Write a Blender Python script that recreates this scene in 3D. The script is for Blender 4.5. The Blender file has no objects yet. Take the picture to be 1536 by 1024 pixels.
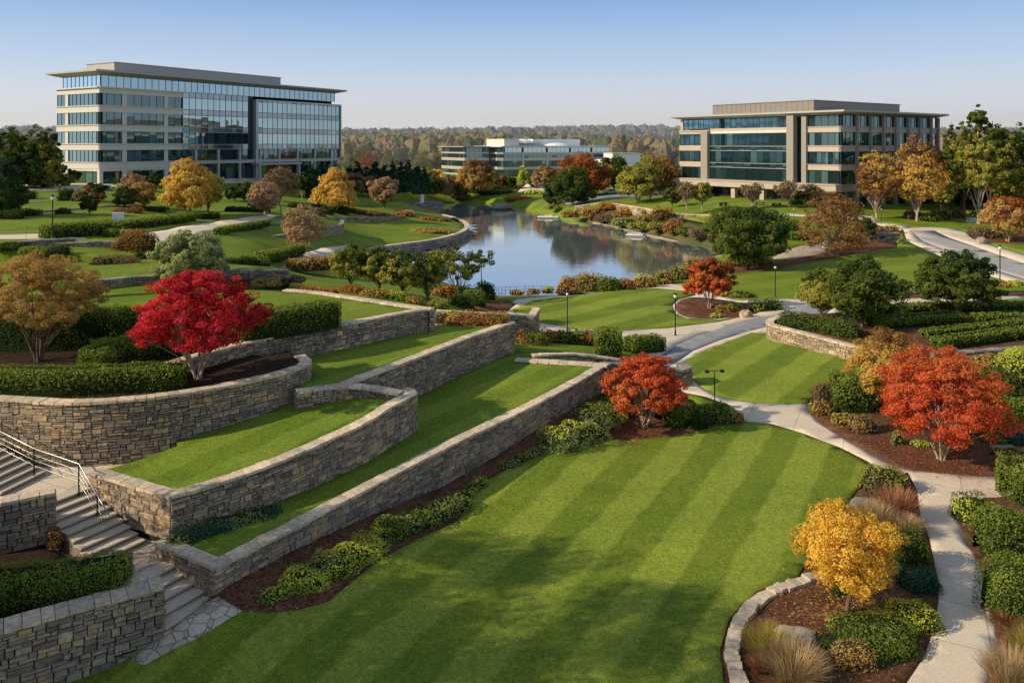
import bpy, math, random
import numpy as np
from mathutils import Vector, Matrix
from mathutils.geometry import delaunay_2d_cdt

SC = bpy.context.scene
COL = SC.collection
F = 1200.0; CX = 768.0; HY = 218.0; CH = 18.0     # focal length in photo pixels, image centre, horizon row, camera height
R = math.radians

# ------------------------------------------------------------------ materials
def new_mat(name):
    m = bpy.data.materials.new(name); m.use_nodes = True
    nt = m.node_tree; nt.nodes.clear()
    out = nt.nodes.new('ShaderNodeOutputMaterial')
    return m, nt, out
def N(nt, t, **kw):
    n = nt.nodes.new(t)
    for k, v in kw.items():
        if k.startswith('i_'):
            key = k[2:]
            key = int(key) if key.isdigit() else key.replace('_', ' ')
            n.inputs[key].default_value = v
        else: setattr(n, k, v)
    return n
def ramp(nt, stops, interp='LINEAR'):
    n = nt.nodes.new('ShaderNodeValToRGB'); r = n.color_ramp; r.interpolation = interp
    while len(r.elements) < len(stops): r.elements.new(0.5)
    for e, (p, c) in zip(r.elements, stops):
        e.position = p; e.color = (c[0], c[1], c[2], 1)
    return n
def coords(nt, scale=(1,1,1), rot=0.0):
    g = N(nt, 'ShaderNodeNewGeometry'); mp = N(nt, 'ShaderNodeMapping')
    mp.inputs['Scale'].default_value = scale; mp.inputs['Rotation'].default_value = (0,0,rot)
    nt.links.new(g.outputs['Position'], mp.inputs['Vector']); return mp.outputs['Vector']
def mixc(nt, a, b, fac, mode='MIX'):
    n = N(nt, 'ShaderNodeMix', data_type='RGBA', blend_type=mode)
    for sock, val in ((n.inputs[0], fac), (n.inputs[6], a), (n.inputs[7], b)):
        if hasattr(val, 'is_linked') or hasattr(val, 'links'): nt.links.new(val, sock)
        else: sock.default_value = val if not isinstance(val, tuple) else (val[0], val[1], val[2], 1)
    return n.outputs[2]
def noise(nt, vec, scale, detail=3, rough=0.55):
    n = N(nt, 'ShaderNodeTexNoise'); n.inputs['Scale'].default_value = scale
    n.inputs['Detail'].default_value = detail; n.inputs['Roughness'].default_value = rough
    if vec is not None: nt.links.new(vec, n.inputs['Vector'])
    return n.outputs['Fac']
def finish(nt, out, col, rough=0.8, bump=None, bstr=0.3, bdist=0.05, metal=0.0, spec=0.3):
    p = N(nt, 'ShaderNodeBsdfPrincipled')
    if hasattr(col, 'links'): nt.links.new(col, p.inputs['Base Color'])
    else: p.inputs['Base Color'].default_value = (*col, 1)
    p.inputs['Roughness'].default_value = rough; p.inputs['Metallic'].default_value = metal
    p.inputs['Specular IOR Level'].default_value = spec
    if bump is not None:
        b = N(nt, 'ShaderNodeBump'); b.inputs['Strength'].default_value = bstr; b.inputs['Distance'].default_value = bdist
        nt.links.new(bump, b.inputs['Height']); nt.links.new(b.outputs[0], p.inputs['Normal'])
    nt.links.new(p.outputs[0], out.inputs[0]); return p

def m_plain(name, col, rough=0.7, metal=0.0, var=0.15, scale=1.5, spec=0.3):
    m, nt, out = new_mat(name); v = coords(nt); f = noise(nt, v, scale, 4)
    c = mixc(nt, tuple(x*(1-var) for x in col), tuple(min(1, x*(1+var)) for x in col), f)
    f2 = noise(nt, v, scale*14, 2)
    finish(nt, out, c, rough, f2, 0.15, 0.01, metal, spec); return m

def m_grass(name, stripe=None, width=2.2, c0=(0.082,0.142,0.014), c1=(0.165,0.235,0.026), amt=0.35):
    m, nt, out = new_mat(name); v = coords(nt)
    big = noise(nt, v, 0.12, 3); mid = noise(nt, v, 1.3, 4, .65); fine = noise(nt, v, 14, 4, .75); xf = noise(nt, v, 55, 3, .8)
    c = mixc(nt, c0, c1, mid)
    rmp = ramp(nt, [(0.33, (0,0,0)), (0.7, (1,1,1))]); nt.links.new(big, rmp.inputs[0])
    c = mixc(nt, c, (c1[0]*1.15, c1[1]*1.0, c1[2]*0.9), rmp.outputs[0])
    if stripe is not None:
        vr = coords(nt, (1,1,1), 0)
        dot = N(nt, 'ShaderNodeVectorMath', operation='DOT_PRODUCT'); nt.links.new(vr, dot.inputs[0])
        dot.inputs[1].default_value = (-stripe[1], stripe[0], 0)
        wob = N(nt, 'ShaderNodeMath', operation='MULTIPLY_ADD'); nt.links.new(noise(nt, v, 0.5, 2), wob.inputs[0])
        wob.inputs[1].default_value = 0.7; nt.links.new(dot.outputs['Value'], wob.inputs[2])
        sn = N(nt, 'ShaderNodeMath', operation='MULTIPLY'); nt.links.new(wob.outputs[0], sn.inputs[0]); sn.inputs[1].default_value = math.pi/width
        si = N(nt, 'ShaderNodeMath', operation='SINE'); nt.links.new(sn.outputs[0], si.inputs[0])
        sr = N(nt, 'ShaderNodeMapRange'); nt.links.new(si.outputs[0], sr.inputs[0])
        sr.inputs[1].default_value = -0.22; sr.inputs[2].default_value = 0.22
        k = N(nt, 'ShaderNodeMath', operation='MULTIPLY'); nt.links.new(sr.outputs[0], k.inputs[0]); k.inputs[1].default_value = amt
        c = mixc(nt, c, (c1[0]*1.8, c1[1]*1.52, c1[2]*2.0), k.outputs[0])
    md_ = noise(nt, coords(nt, (1,1,1), 0.6), 4.5, 3, .7); mr_ = ramp(nt, [(0.3, (0.72,0.74,0.68)), (0.7, (1.26,1.22,1.2))]); nt.links.new(md_, mr_.inputs[0])
    c = mixc(nt, c, mr_.outputs[0], 1.0, 'MULTIPLY')
    b3 = noise(nt, coords(nt, (0.5,1,1), -0.5), 0.33, 4, .6); b3r = ramp(nt, [(0.35, (0.9,0.93,0.9)), (0.65, (1.1,1.06,1.02))]); nt.links.new(b3, b3r.inputs[0])
    c = mixc(nt, c, b3r.outputs[0], 1.0, 'MULTIPLY')
    fr = ramp(nt, [(0.3, (0.5,0.5,0.5)), (0.7, (1.5,1.5,1.5))]); nt.links.new(fine, fr.inputs[0])
    c = mixc(nt, c, fr.outputs[0], 1.0, 'MULTIPLY')
    xr = ramp(nt, [(0.3, (0.6,0.6,0.6)), (0.7, (1.4,1.4,1.4))]); nt.links.new(xf, xr.inputs[0])
    c = mixc(nt, c, xr.outputs[0], 1.0, 'MULTIPLY')
    finish(nt, out, c, 0.9, fine, 0.9, 0.06, spec=0.12); return m

def m_mulch(name, a=(0.06,0.026,0.014), b=(0.24,0.115,0.065)):
    m, nt, out = new_mat(name); v = coords(nt)
    vo = N(nt, 'ShaderNodeTexVoronoi'); vo.inputs['Scale'].default_value = 9; nt.links.new(v, vo.inputs['Vector'])
    f = noise(nt, v, 16, 5, .8)
    r1 = ramp(nt, [(0.3, a), (0.62, b), (0.8, (0.24,0.14,0.09))]); nt.links.new(f, r1.inputs[0])
    vr_ = ramp(nt, [(0.0,(0.55,0.5,0.45)),(0.5,(1,1,1)),(1.0,(1.5,1.45,1.35))]); sp_ = N(nt, 'ShaderNodeSeparateColor'); nt.links.new(vo.outputs['Color'], sp_.inputs[0]); nt.links.new(sp_.outputs[0], vr_.inputs[0]); c = mixc(nt, r1.outputs[0], vr_.outputs[0], 1.0, 'MULTIPLY')
    big = noise(nt, v, 0.8, 3)
    bq = ramp(nt, [(0.4,(0,0,0)),(0.75,(0.6,0.6,0.6))]); nt.links.new(big, bq.inputs[0]); c = mixc(nt, c, a, bq.outputs[0])
    finish(nt, out, c, 0.95, f, 1.0, 0.08, spec=0.1); return m

def m_concrete(name, col=(0.70,0.585,0.455), joint=3.0):
    m, nt, out = new_mat(name); v = coords(nt)
    f = noise(nt, v, 0.6, 5, .6); g = noise(nt, v, 9, 4, .7); h = noise(nt, v, 60, 2)
    c = mixc(nt, tuple(x*0.78 for x in col), tuple(x*1.12 for x in col), f)
    gr = ramp(nt, [(0.25, (0.8,0.79,0.78)), (0.6, (1.05,1.05,1.05))]); nt.links.new(g, gr.inputs[0])
    c = mixc(nt, c, gr.outputs[0], 1.0, 'MULTIPLY')
    bt = N(nt, 'ShaderNodeTexBrick'); bt.offset = 0.0; nt.links.new(coords(nt, (1,1,1), 0.45), bt.inputs['Vector'])
    for k, v_ in (('Scale',1.0),('Mortar Size',0.022),('Mortar Smooth',0.3),('Brick Width',joint),('Row Height',joint)): bt.inputs[k].default_value = v_
    bt.inputs['Color1'].default_value = (1,1,1,1); bt.inputs['Color2'].default_value = (0.93,0.93,0.94,1); bt.inputs['Mortar'].default_value = (0.5,0.48,0.46,1)
    c = mixc(nt, c, bt.outputs[0], 1.0, 'MULTIPLY')
    finish(nt, out, c, 0.85, h, 0.25, 0.01); return m

def m_asphalt(name, col=(0.13,0.135,0.15)):
    m, nt, out = new_mat(name); v = coords(nt)
    f = noise(nt, v, 0.5, 4); g = noise(nt, v, 30, 3)
    c = mixc(nt, tuple(x*0.8 for x in col), tuple(x*1.25 for x in col), f)
    finish(nt, out, c, 0.8, g, 0.4, 0.01); return m

def m_flag(name):
    m, nt, out = new_mat(name); v = coords(nt)
    wob = N(nt, 'ShaderNodeVectorMath', operation='ADD'); nt.links.new(v, wob.inputs[0])
    vo = N(nt, 'ShaderNodeTexVoronoi'); vo.inputs['Scale'].default_value = 1.9; nt.links.new(v, vo.inputs['Vector'])
    ve = N(nt, 'ShaderNodeTexVoronoi', feature='DISTANCE_TO_EDGE'); ve.inputs['Scale'].default_value = 1.9; nt.links.new(v, ve.inputs['Vector'])
    sep = N(nt, 'ShaderNodeSeparateColor'); nt.links.new(vo.outputs['Color'], sep.inputs[0])
    r1 = ramp(nt, [(0, (0.38,0.33,0.28)), (0.35, (0.62,0.50,0.37)), (0.6, (0.45,0.42,0.38)), (0.85, (0.7,0.57,0.42)), (1, (0.52,0.39,0.28))]); nt.links.new(sep.outputs[0], r1.inputs[0])
    e = ramp(nt, [(0.012, (0.38,0.35,0.32)), (0.05, (1,1,1))]); nt.links.new(ve.outputs['Distance'], e.inputs[0])
    c = mixc(nt, r1.outputs[0], e.outputs[0], 1.0, 'MULTIPLY')
    n2 = noise(nt, v, 8, 4); n2r = ramp(nt, [(0.4,(0,0,0)),(0.8,(0.6,0.6,0.6))]); nt.links.new(n2, n2r.inputs[0]); c = mixc(nt, c, (0.15,0.13,0.11), n2r.outputs[0]); 
    finish(nt, out, c, 0.85, e.outputs[0], 0.6, 0.03); return m

def m_stone(name, stops, bump=0.6):
    m, nt, out = new_mat(name); v = coords(nt)
    at = N(nt, 'ShaderNodeAttribute', attribute_name='rnd')
    r1 = ramp(nt, stops); nt.links.new(at.outputs['Fac'], r1.inputs[0])
    f = noise(nt, v, 5, 5, .7); g = noise(nt, v, 28, 3, .7); big = noise(nt, v, 0.35, 2)
    fr = ramp(nt, [(0.25, (0.5,0.5,0.52)), (0.7, (1.35,1.32,1.25))]); nt.links.new(f, fr.inputs[0])
    c = mixc(nt, r1.outputs[0], fr.outputs[0], 1.0, 'MULTIPLY')
    br = ramp(nt, [(0.35, (0.86,0.82,0.78)), (0.65, (1.16,1.06,0.94))]); nt.links.new(big, br.inputs[0])
    c = mixc(nt, c, br.outputs[0], 1.0, 'MULTIPLY')
    ad = N(nt, 'ShaderNodeMath', operation='ADD'); nt.links.new(f, ad.inputs[0]); nt.links.new(g, ad.inputs[1])
    finish(nt, out, c, 0.9, ad.outputs[0], bump, 0.05, spec=0.2); return m

def m_leaf(name, cols, trans=0.34, bright=1.0):
    m, nt, out = new_mat(name)
    at = N(nt, 'ShaderNodeAttribute', attribute_name='rnd')
    n = len(cols)
    r1 = ramp(nt, [(0.08+0.84*i/(n-1), tuple(x*bright for x in c)) for i, c in enumerate(cols)]); nt.links.new(at.outputs['Fac'], r1.inputs[0])
    d = N(nt, 'ShaderNodeBsdfDiffuse'); t = N(nt, 'ShaderNodeBsdfTranslucent'); mx = N(nt, 'ShaderNodeMixShader')
    nt.links.new(r1.outputs[0], d.inputs[0])
    tc = mixc(nt, r1.outputs[0], (1.25,1.2,0.7), 1.0, 'MULTIPLY'); nt.links.new(tc, t.inputs[0])
    mx.inputs[0].default_value = trans
    nt.links.new(d.outputs[0], mx.inputs[1]); nt.links.new(t.outputs[0], mx.inputs[2]); nt.links.new(mx.outputs[0], out.inputs[0]); return m

def m_bark(name, col=(0.2,0.15,0.11)):
    m, nt, out = new_mat(name); v = coords(nt, (1,1,0.25))
    f = noise(nt, v, 14, 4, .7)
    c = mixc(nt, tuple(x*0.5 for x in col), tuple(x*1.4 for x in col), f)
    finish(nt, out, c, 0.9, f, 0.8, 0.03, spec=0.1); return m

def m_glass(name, tint=(0.55,0.78,0.85), dark=(0.012,0.03,0.036), refl=0.5, rough=0.02):
    m, nt, out = new_mat(name)
    at = N(nt, 'ShaderNodeAttribute', attribute_name='rnd')
    r1 = ramp(nt, [(0, tuple(x*0.6 for x in dark)), (0.6, dark), (0.9, tuple(x*3 for x in dark)), (1, (dark[0]*7,dark[1]*5,dark[2]*4))]); nt.links.new(at.outputs['Fac'], r1.inputs[0])
    d = N(nt, 'ShaderNodeBsdfDiffuse'); nt.links.new(r1.outputs[0], d.inputs[0])
    g = N(nt, 'ShaderNodeBsdfGlossy'); g.inputs['Roughness'].default_value = rough; g.inputs['Color'].default_value = (*tint, 1)
    v = coords(nt); f = noise(nt, v, 0.25, 2)
    b = N(nt, 'ShaderNodeBump'); b.inputs['Strength'].default_value = 0.05; b.inputs['Distance'].default_value = 0.1; nt.links.new(f, b.inputs['Height']); nt.links.new(b.outputs[0], g.inputs['Normal'])
    lw = N(nt, 'ShaderNodeLayerWeight'); lw.inputs['Blend'].default_value = 0.35
    mr = N(nt, 'ShaderNodeMapRange'); nt.links.new(lw.outputs['Fresnel'], mr.inputs[0]); mr.inputs[3].default_value = refl*0.75; mr.inputs[4].default_value = min(1, refl*1.7)
    mx = N(nt, 'ShaderNodeMixShader'); nt.links.new(mr.outputs[0], mx.inputs[0])
    nt.links.new(d.outputs[0], mx.inputs[1]); nt.links.new(g.outputs[0], mx.inputs[2]); nt.links.new(mx.outputs[0], out.inputs[0]); return m

def m_water(name):
    m, nt, out = new_mat(name); v = coords(nt, (0.35,1.0,1))
    f = noise(nt, v, 1.1, 4, .6); f2 = noise(nt, coords(nt, (0.06,0.12,1)), 1.0, 2)
    md = N(nt, 'ShaderNodeMath', operation='MULTIPLY'); nt.links.new(f, md.inputs[0]); nt.links.new(f2, md.inputs[1])
    b = N(nt, 'ShaderNodeBump'); b.inputs['Strength'].default_value = 0.16; b.inputs['Distance'].default_value = 0.12; nt.links.new(md.outputs[0], b.inputs['Height'])
    d = N(nt, 'ShaderNodeBsdfDiffuse'); d.inputs[0].default_value = (0.24,0.28,0.30,1)
    g = N(nt, 'ShaderNodeBsdfGlossy'); g.inputs['Roughness'].default_value = 0.03; g.inputs['Color'].default_value = (0.95,0.95,0.93,1)
    nt.links.new(b.outputs[0], g.inputs['Normal'])
    mx = N(nt, 'ShaderNodeMixShader'); mx.inputs[0].default_value = 0.82
    nt.links.new(d.outputs[0], mx.inputs[1]); nt.links.new(g.outputs[0], mx.inputs[2]); nt.links.new(mx.outputs[0], out.inputs[0]); return m

M = {}
M['lawn_near'] = m_grass('lawn_striped', (0.486,0.874), 1.75, amt=0.56)
M['lawn_second'] = m_grass('lawn_striped_second', (0.60,0.80), 2.4, amt=0.6)
M['lawn_slope'] = m_grass('lawn_striped_slope', (0.75,0.66), 3.0, amt=0.5)
M['grass'] = m_grass('grass_plain', (0.9,0.43), 3.2, amt=0.16)
M['terrace_grass'] = m_grass('terrace_grass', (0.6,0.8), 1.6, c0=(0.074,0.14,0.012), c1=(0.145,0.225,0.023), amt=0.35)
M['mulch'] = m_mulch('bark_mulch')
M['soil'] = m_mulch('dark_soil', (0.02,0.013,0.009), (0.07,0.043,0.028))
M['concrete'] = m_concrete('path_concrete')
M['concrete_dark'] = m_concrete('step_stone', (0.60,0.50,0.39), 40.0)
M['asphalt'] = m_asphalt('road_asphalt', (0.25,0.25,0.265))
M['drive'] = m_asphalt('driveway_asphalt', (0.36,0.335,0.32))
M['flag'] = m_flag('flagstone_paving')
M['sand'] = m_mulch('gravel_sand', (0.33,0.27,0.2), (0.5,0.42,0.33))
M['meadow'] = m_grass('meadow', None, c0=(0.07,0.08,0.03), c1=(0.12,0.12,0.05))
M['water'] = m_water('pond_water')
M['stone'] = m_stone('wall_stone', [(0,(0.19,0.165,0.15)),(0.25,(0.29,0.255,0.225)),(0.5,(0.37,0.32,0.27)),(0.72,(0.43,0.355,0.275)),(0.88,(0.50,0.38,0.25)),(0.96,(0.53,0.38,0.22)),(1,(0.58,0.50,0.40))])
M['stone_tan'] = m_stone('tan_wall_stone', [(0,(0.22,0.19,0.16)),(0.4,(0.42,0.35,0.27)),(0.75,(0.5,0.41,0.3)),(1,(0.58,0.5,0.4))])
M['mortar'] = m_plain('dark_mortar', (0.02,0.02,0.02), 0.95)
M['coping'] = m_stone('coping_stone', [(0,(0.46,0.42,0.37)),(0.35,(0.58,0.51,0.43)),(0.7,(0.66,0.56,0.45)),(1,(0.72,0.63,0.53))], 0.5)
M['coping_grey'] = m_stone('grey_coping_stone', [(0,(0.16,0.17,0.19)),(0.5,(0.27,0.27,0.27)),(1,(0.38,0.35,0.31))], 0.6)
M['rock'] = m_stone('boulder_stone', [(0,(0.2,0.2,0.21)),(0.5,(0.33,0.31,0.29)),(1,(0.45,0.38,0.32))], 0.8)
M['black_metal'] = m_plain('black_painted_metal', (0.012,0.013,0.015), 0.4, 0.3)
M['steel'] = m_plain('brushed_steel', (0.33,0.33,0.33), 0.3, 0.9, 0.05)
M['white'] = m_plain('white_paint', (0.78,0.78,0.77), 0.5)
M['globe'] = m_plain('frosted_glass', (0.75,0.76,0.78), 0.25)
M['bldg'] = m_plain('warm_precast', (0.58,0.55,0.50), 0.75, var=0.05, scale=0.4)
M['bldg2'] = m_plain('sand_precast', (0.44,0.37,0.305), 0.75, var=0.07, scale=0.4)
M['pier'] = m_plain('granite_pier', (0.29,0.255,0.225), 0.8, var=0.08, scale=2)
M['roof'] = m_plain('roof_metal', (0.38,0.36,0.34), 0.55, 0.1, 0.04, 0.3)
M['roofdark'] = m_plain('penthouse_metal', (0.23,0.205,0.185), 0.6, 0.1, 0.04, 0.3)
M['mullion'] = m_plain('window_mullion', (0.035,0.05,0.055), 0.4, 0.4, 0.05)
M['spandrel'] = m_plain('silver_spandrel', (0.42,0.44,0.46), 0.35, 0.5, 0.05, 0.5)
M['glass'] = m_glass('window_glass', refl=0.24)
M['glass_blue'] = m_glass('curtain_glass', (0.58,0.80,0.90), (0.01,0.028,0.036), 0.66)
M['inside'] = m_plain('dark_interior', (0.012,0.014,0.015), 0.9)
M['bark'] = m_bark('bark_brown', (0.17,0.12,0.08))
M['bark_pale'] = m_bark('bark_pale', (0.42,0.33,0.24))
M['bark_dark'] = m_bark('bark_dark', (0.06,0.045,0.035))
M['twig'] = m_bark('twig_brown', (0.26,0.18,0.13))
LC = {
 'red': [(0.16,0.008,0.014),(0.42,0.018,0.032),(0.66,0.045,0.06),(0.78,0.11,0.13)],
 'orangered': [(0.26,0.03,0.014),(0.48,0.06,0.028),(0.64,0.11,0.045),(0.64,0.2,0.06),(0.66,0.08,0.07)],
 'orange': [(0.286,0.055,0.020),(0.506,0.099,0.039),(0.660,0.176,0.061),(0.572,0.264,0.077)],
 'yellow': [(0.44,0.24,0.025),(0.70,0.41,0.05),(0.84,0.54,0.09),(0.78,0.58,0.13)],
 'gold': [(0.42,0.26,0.06),(0.66,0.42,0.09),(0.78,0.52,0.13),(0.5,0.42,0.11)],
 'goldtree': [(0.38,0.22,0.05),(0.56,0.35,0.08),(0.66,0.43,0.11),(0.48,0.33,0.09)],
 'tan': [(0.28,0.17,0.06),(0.44,0.27,0.09),(0.54,0.35,0.13),(0.40,0.26,0.09)],
 'pink': [(0.28,0.18,0.10),(0.42,0.28,0.16),(0.50,0.35,0.21)],
 'brown':  [(0.18,0.09,0.035),(0.30,0.15,0.05),(0.35,0.2,0.08)],
 'rust':   [(0.22,0.07,0.025),(0.36,0.11,0.04),(0.42,0.17,0.06)],
 'greengrey': [(0.179,0.211,0.090),(0.325,0.357,0.163),(0.455,0.471,0.227)],
 'olive': [(0.122,0.146,0.029),(0.243,0.254,0.053),(0.389,0.352,0.073),(0.486,0.414,0.097)],
 'green': [(0.034,0.057,0.013),(0.081,0.113,0.023),(0.138,0.167,0.034),(0.201,0.218,0.051)],
 'dark': [(0.026,0.049,0.017),(0.056,0.094,0.026),(0.101,0.143,0.038)],
 'conifer': [(0.025,0.063,0.034),(0.052,0.109,0.057),(0.086,0.149,0.075)],
 'hedge': [(0.062,0.097,0.020),(0.123,0.179,0.030),(0.220,0.275,0.048),(0.372,0.398,0.083)],
 'lime': [(0.206,0.270,0.041),(0.414,0.478,0.061),(0.662,0.662,0.102),(0.828,0.703,0.146)],
 'sage': [(0.112,0.156,0.056),(0.213,0.256,0.094),(0.325,0.350,0.125),(0.413,0.375,0.125)],
 'teal': [(0.030,0.083,0.060),(0.053,0.135,0.090),(0.105,0.180,0.105)],
 'goldbush': [(0.275,0.163,0.037),(0.450,0.263,0.062),(0.525,0.375,0.112),(0.200,0.188,0.050)],
 'rustbush': [(0.275,0.112,0.037),(0.425,0.188,0.056),(0.525,0.288,0.100)],
 'brownbush':[(0.15,0.10,0.06),(0.24,0.17,0.10),(0.3,0.22,0.13)],
 'straw': [(0.24,0.16,0.085),(0.42,0.30,0.165),(0.54,0.40,0.24)],
 'redgrass':[(0.22,0.08,0.04),(0.38,0.17,0.10),(0.48,0.26,0.17)],
 'yellowgrass':[(0.16,0.15,0.03),(0.32,0.26,0.06),(0.46,0.34,0.10)],
 'farwood': [(0.10,0.14,0.075),(0.15,0.18,0.085),(0.22,0.22,0.10),(0.33,0.23,0.13),(0.25,0.21,0.15),(0.36,0.30,0.14),(0.16,0.18,0.11),(0.12,0.15,0.09)],
 'hazewood': [(0.15,0.18,0.20),(0.19,0.195,0.20),(0.24,0.21,0.205),(0.27,0.23,0.21)],  # distance haze mixed into these paler, bluer leaf colours
}
def leafmat(k):
    key = 'leaf_'+k
    if key not in M: M[key] = m_leaf('leaf_'+k, LC[k])
    return M[key]

# ------------------------------------------------------------------ object helpers
def tag(o, label=None, cat=None, group=None, kind=None):
    if label: o['label'] = label
    if cat: o['category'] = cat
    if group: o['group'] = group
    if kind: o['kind'] = kind
    return o
def empty(name, loc, rz=0.0):
    o = bpy.data.objects.new(name, None); COL.objects.link(o); o.location = loc; o.rotation_euler = (0,0,rz); o.empty_display_size = 0.3
    return o
def np_mesh(name, V, Fq, mats, midx=None, rnd=None, smooth=False):
    """V (n,3); Fq: (m,4) or (m,3) int array"""
    me = bpy.data.meshes.new(name)
    V = np.asarray(V, dtype=np.float32); Fq = np.asarray(Fq, dtype=np.int32); k = Fq.shape[1]
    me.vertices.add(len(V)); me.vertices.foreach_set('co', V.ravel())
    me.loops.add(Fq.size); me.loops.foreach_set('vertex_index', Fq.ravel())
    me.polygons.add(len(Fq)); me.polygons.foreach_set('loop_start', np.arange(0, Fq.size, k, dtype=np.int32))
    me.polygons.foreach_set('loop_total', np.full(len(Fq), k, dtype=np.int32))
    for m in mats: me.materials.append(m)
    if midx is not None: me.polygons.foreach_set('material_index', np.asarray(midx, dtype=np.int32))
    me.polygons.foreach_set('use_smooth', np.full(len(Fq), bool(smooth), dtype=bool))
    me.update(calc_edges=True)
    if rnd is not None:
        a = me.attributes.new('rnd', 'FLOAT', 'FACE'); a.data.foreach_set('value', np.asarray(rnd, dtype=np.float32))
    return me
def link(name, me, parent=None, loc=None, rz=0.0):
    o = bpy.data.objects.new(name, me); COL.objects.link(o)
    if parent is not None: o.parent = parent
    if loc is not None: o.location = loc
    if rz: o.rotation_euler = (0,0,rz)
    return o

class MB:
    def __init__(s): s.v = []; s.f = []; s.r = []; s.mi = []; s.cur = 0
    def quad(s, a, b, c, d, r=None):
        i = len(s.v); s.v += [a,b,c,d]; s.f.append((i,i+1,i+2,i+3)); s.r.append(random.random() if r is None else r); s.mi.append(s.cur)
    def hexa(s, p, r=None, skip=()):
        """p: 8 points, bottom ring 0-3 (ccw from above), top ring 4-7"""
        r = random.random() if r is None else r
        i = len(s.v); s.v += [tuple(q) for q in p]
        fs = [(3,2,1,0),(4,5,6,7),(0,1,5,4),(1,2,6,5),(2,3,7,6),(3,0,4,7)]
        for k, q in enumerate(fs):
            if k in skip: continue
            s.f.append(tuple(i+j for j in q)); s.r.append(r); s.mi.append(s.cur)
    def box(s, x0,x1,y0,y1,z0,z1, r=None):
        s.hexa([(x0,y0,z0),(x1,y0,z0),(x1,y1,z0),(x0,y1,z0),(x0,y0,z1),(x1,y0,z1),(x1,y1,z1),(x0,y1,z1)], r)
    def tube(s, pts, rad, sides=8, r=None, cap=True):
        r = random.random() if r is None else r
        pts = [Vector(p) for p in pts]
        if not hasattr(rad, '__len__'): rad = [rad]*len(pts)
        base = len(s.v); ref = None
        for i, p in enumerate(pts):
            d = (pts[min(i+1,len(pts)-1)] - pts[max(i-1,0)]).normalized()
            if ref is None: ref = Vector((1,0,0)) if abs(d.x) < 0.9 else Vector((0,1,0))
            a = d.cross(ref).normalized(); b = d.cross(a)
            ref = -b if False else ref
            for k in range(sides):
                t = 2*math.pi*k/sides; s.v.append(tuple(p + (a*math.cos(t)+b*math.sin(t))*rad[i]))
        for i in range(len(pts)-1):
            for k in range(sides):
                k2 = (k+1) % sides
                s.f.append((base+i*sides+k, base+i*sides+k2, base+(i+1)*sides+k2, base+(i+1)*sides+k)); s.r.append(r); s.mi.append(s.cur)
        if cap:
            for i, rr in ((0, rad[0]), (len(pts)-1, rad[-1])):
                c = len(s.v); s.v.append(tuple(pts[i]))
                for k in range(0, sides, 2):
                    k1, k2 = (k+1) % sides, (k+2) % sides
                    s.f.append((c, base+i*sides+k, base+i*sides+k1, base+i*sides+k2)); s.r.append(r); s.mi.append(s.cur)
    def lathe(s, prof, c=(0,0,0), sides=14, r=None):
        r = random.random() if r is None else r
        base = len(s.v)
        for (rad, z) in prof:
            for k in range(sides):
                t = 2*math.pi*k/sides; s.v.append((c[0]+rad*math.cos(t), c[1]+rad*math.sin(t), c[2]+z))
        for i in range(len(prof)-1):
            for k in range(sides):
                k2 = (k+1) % sides
                s.f.append((base+i*sides+k, base+i*sides+k2, base+(i+1)*sides+k2, base+(i+1)*sides+k)); s.r.append(r); s.mi.append(s.cur)
    def build(s, name, mats, parent=None, loc=None, rz=0.0, smooth=False):
        if not isinstance(mats, (list, tuple)): mats = [mats]
        me = np_mesh(name, s.v, s.f, mats, s.mi, s.r, smooth)
        return link(name, me, parent, loc, rz)
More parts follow.
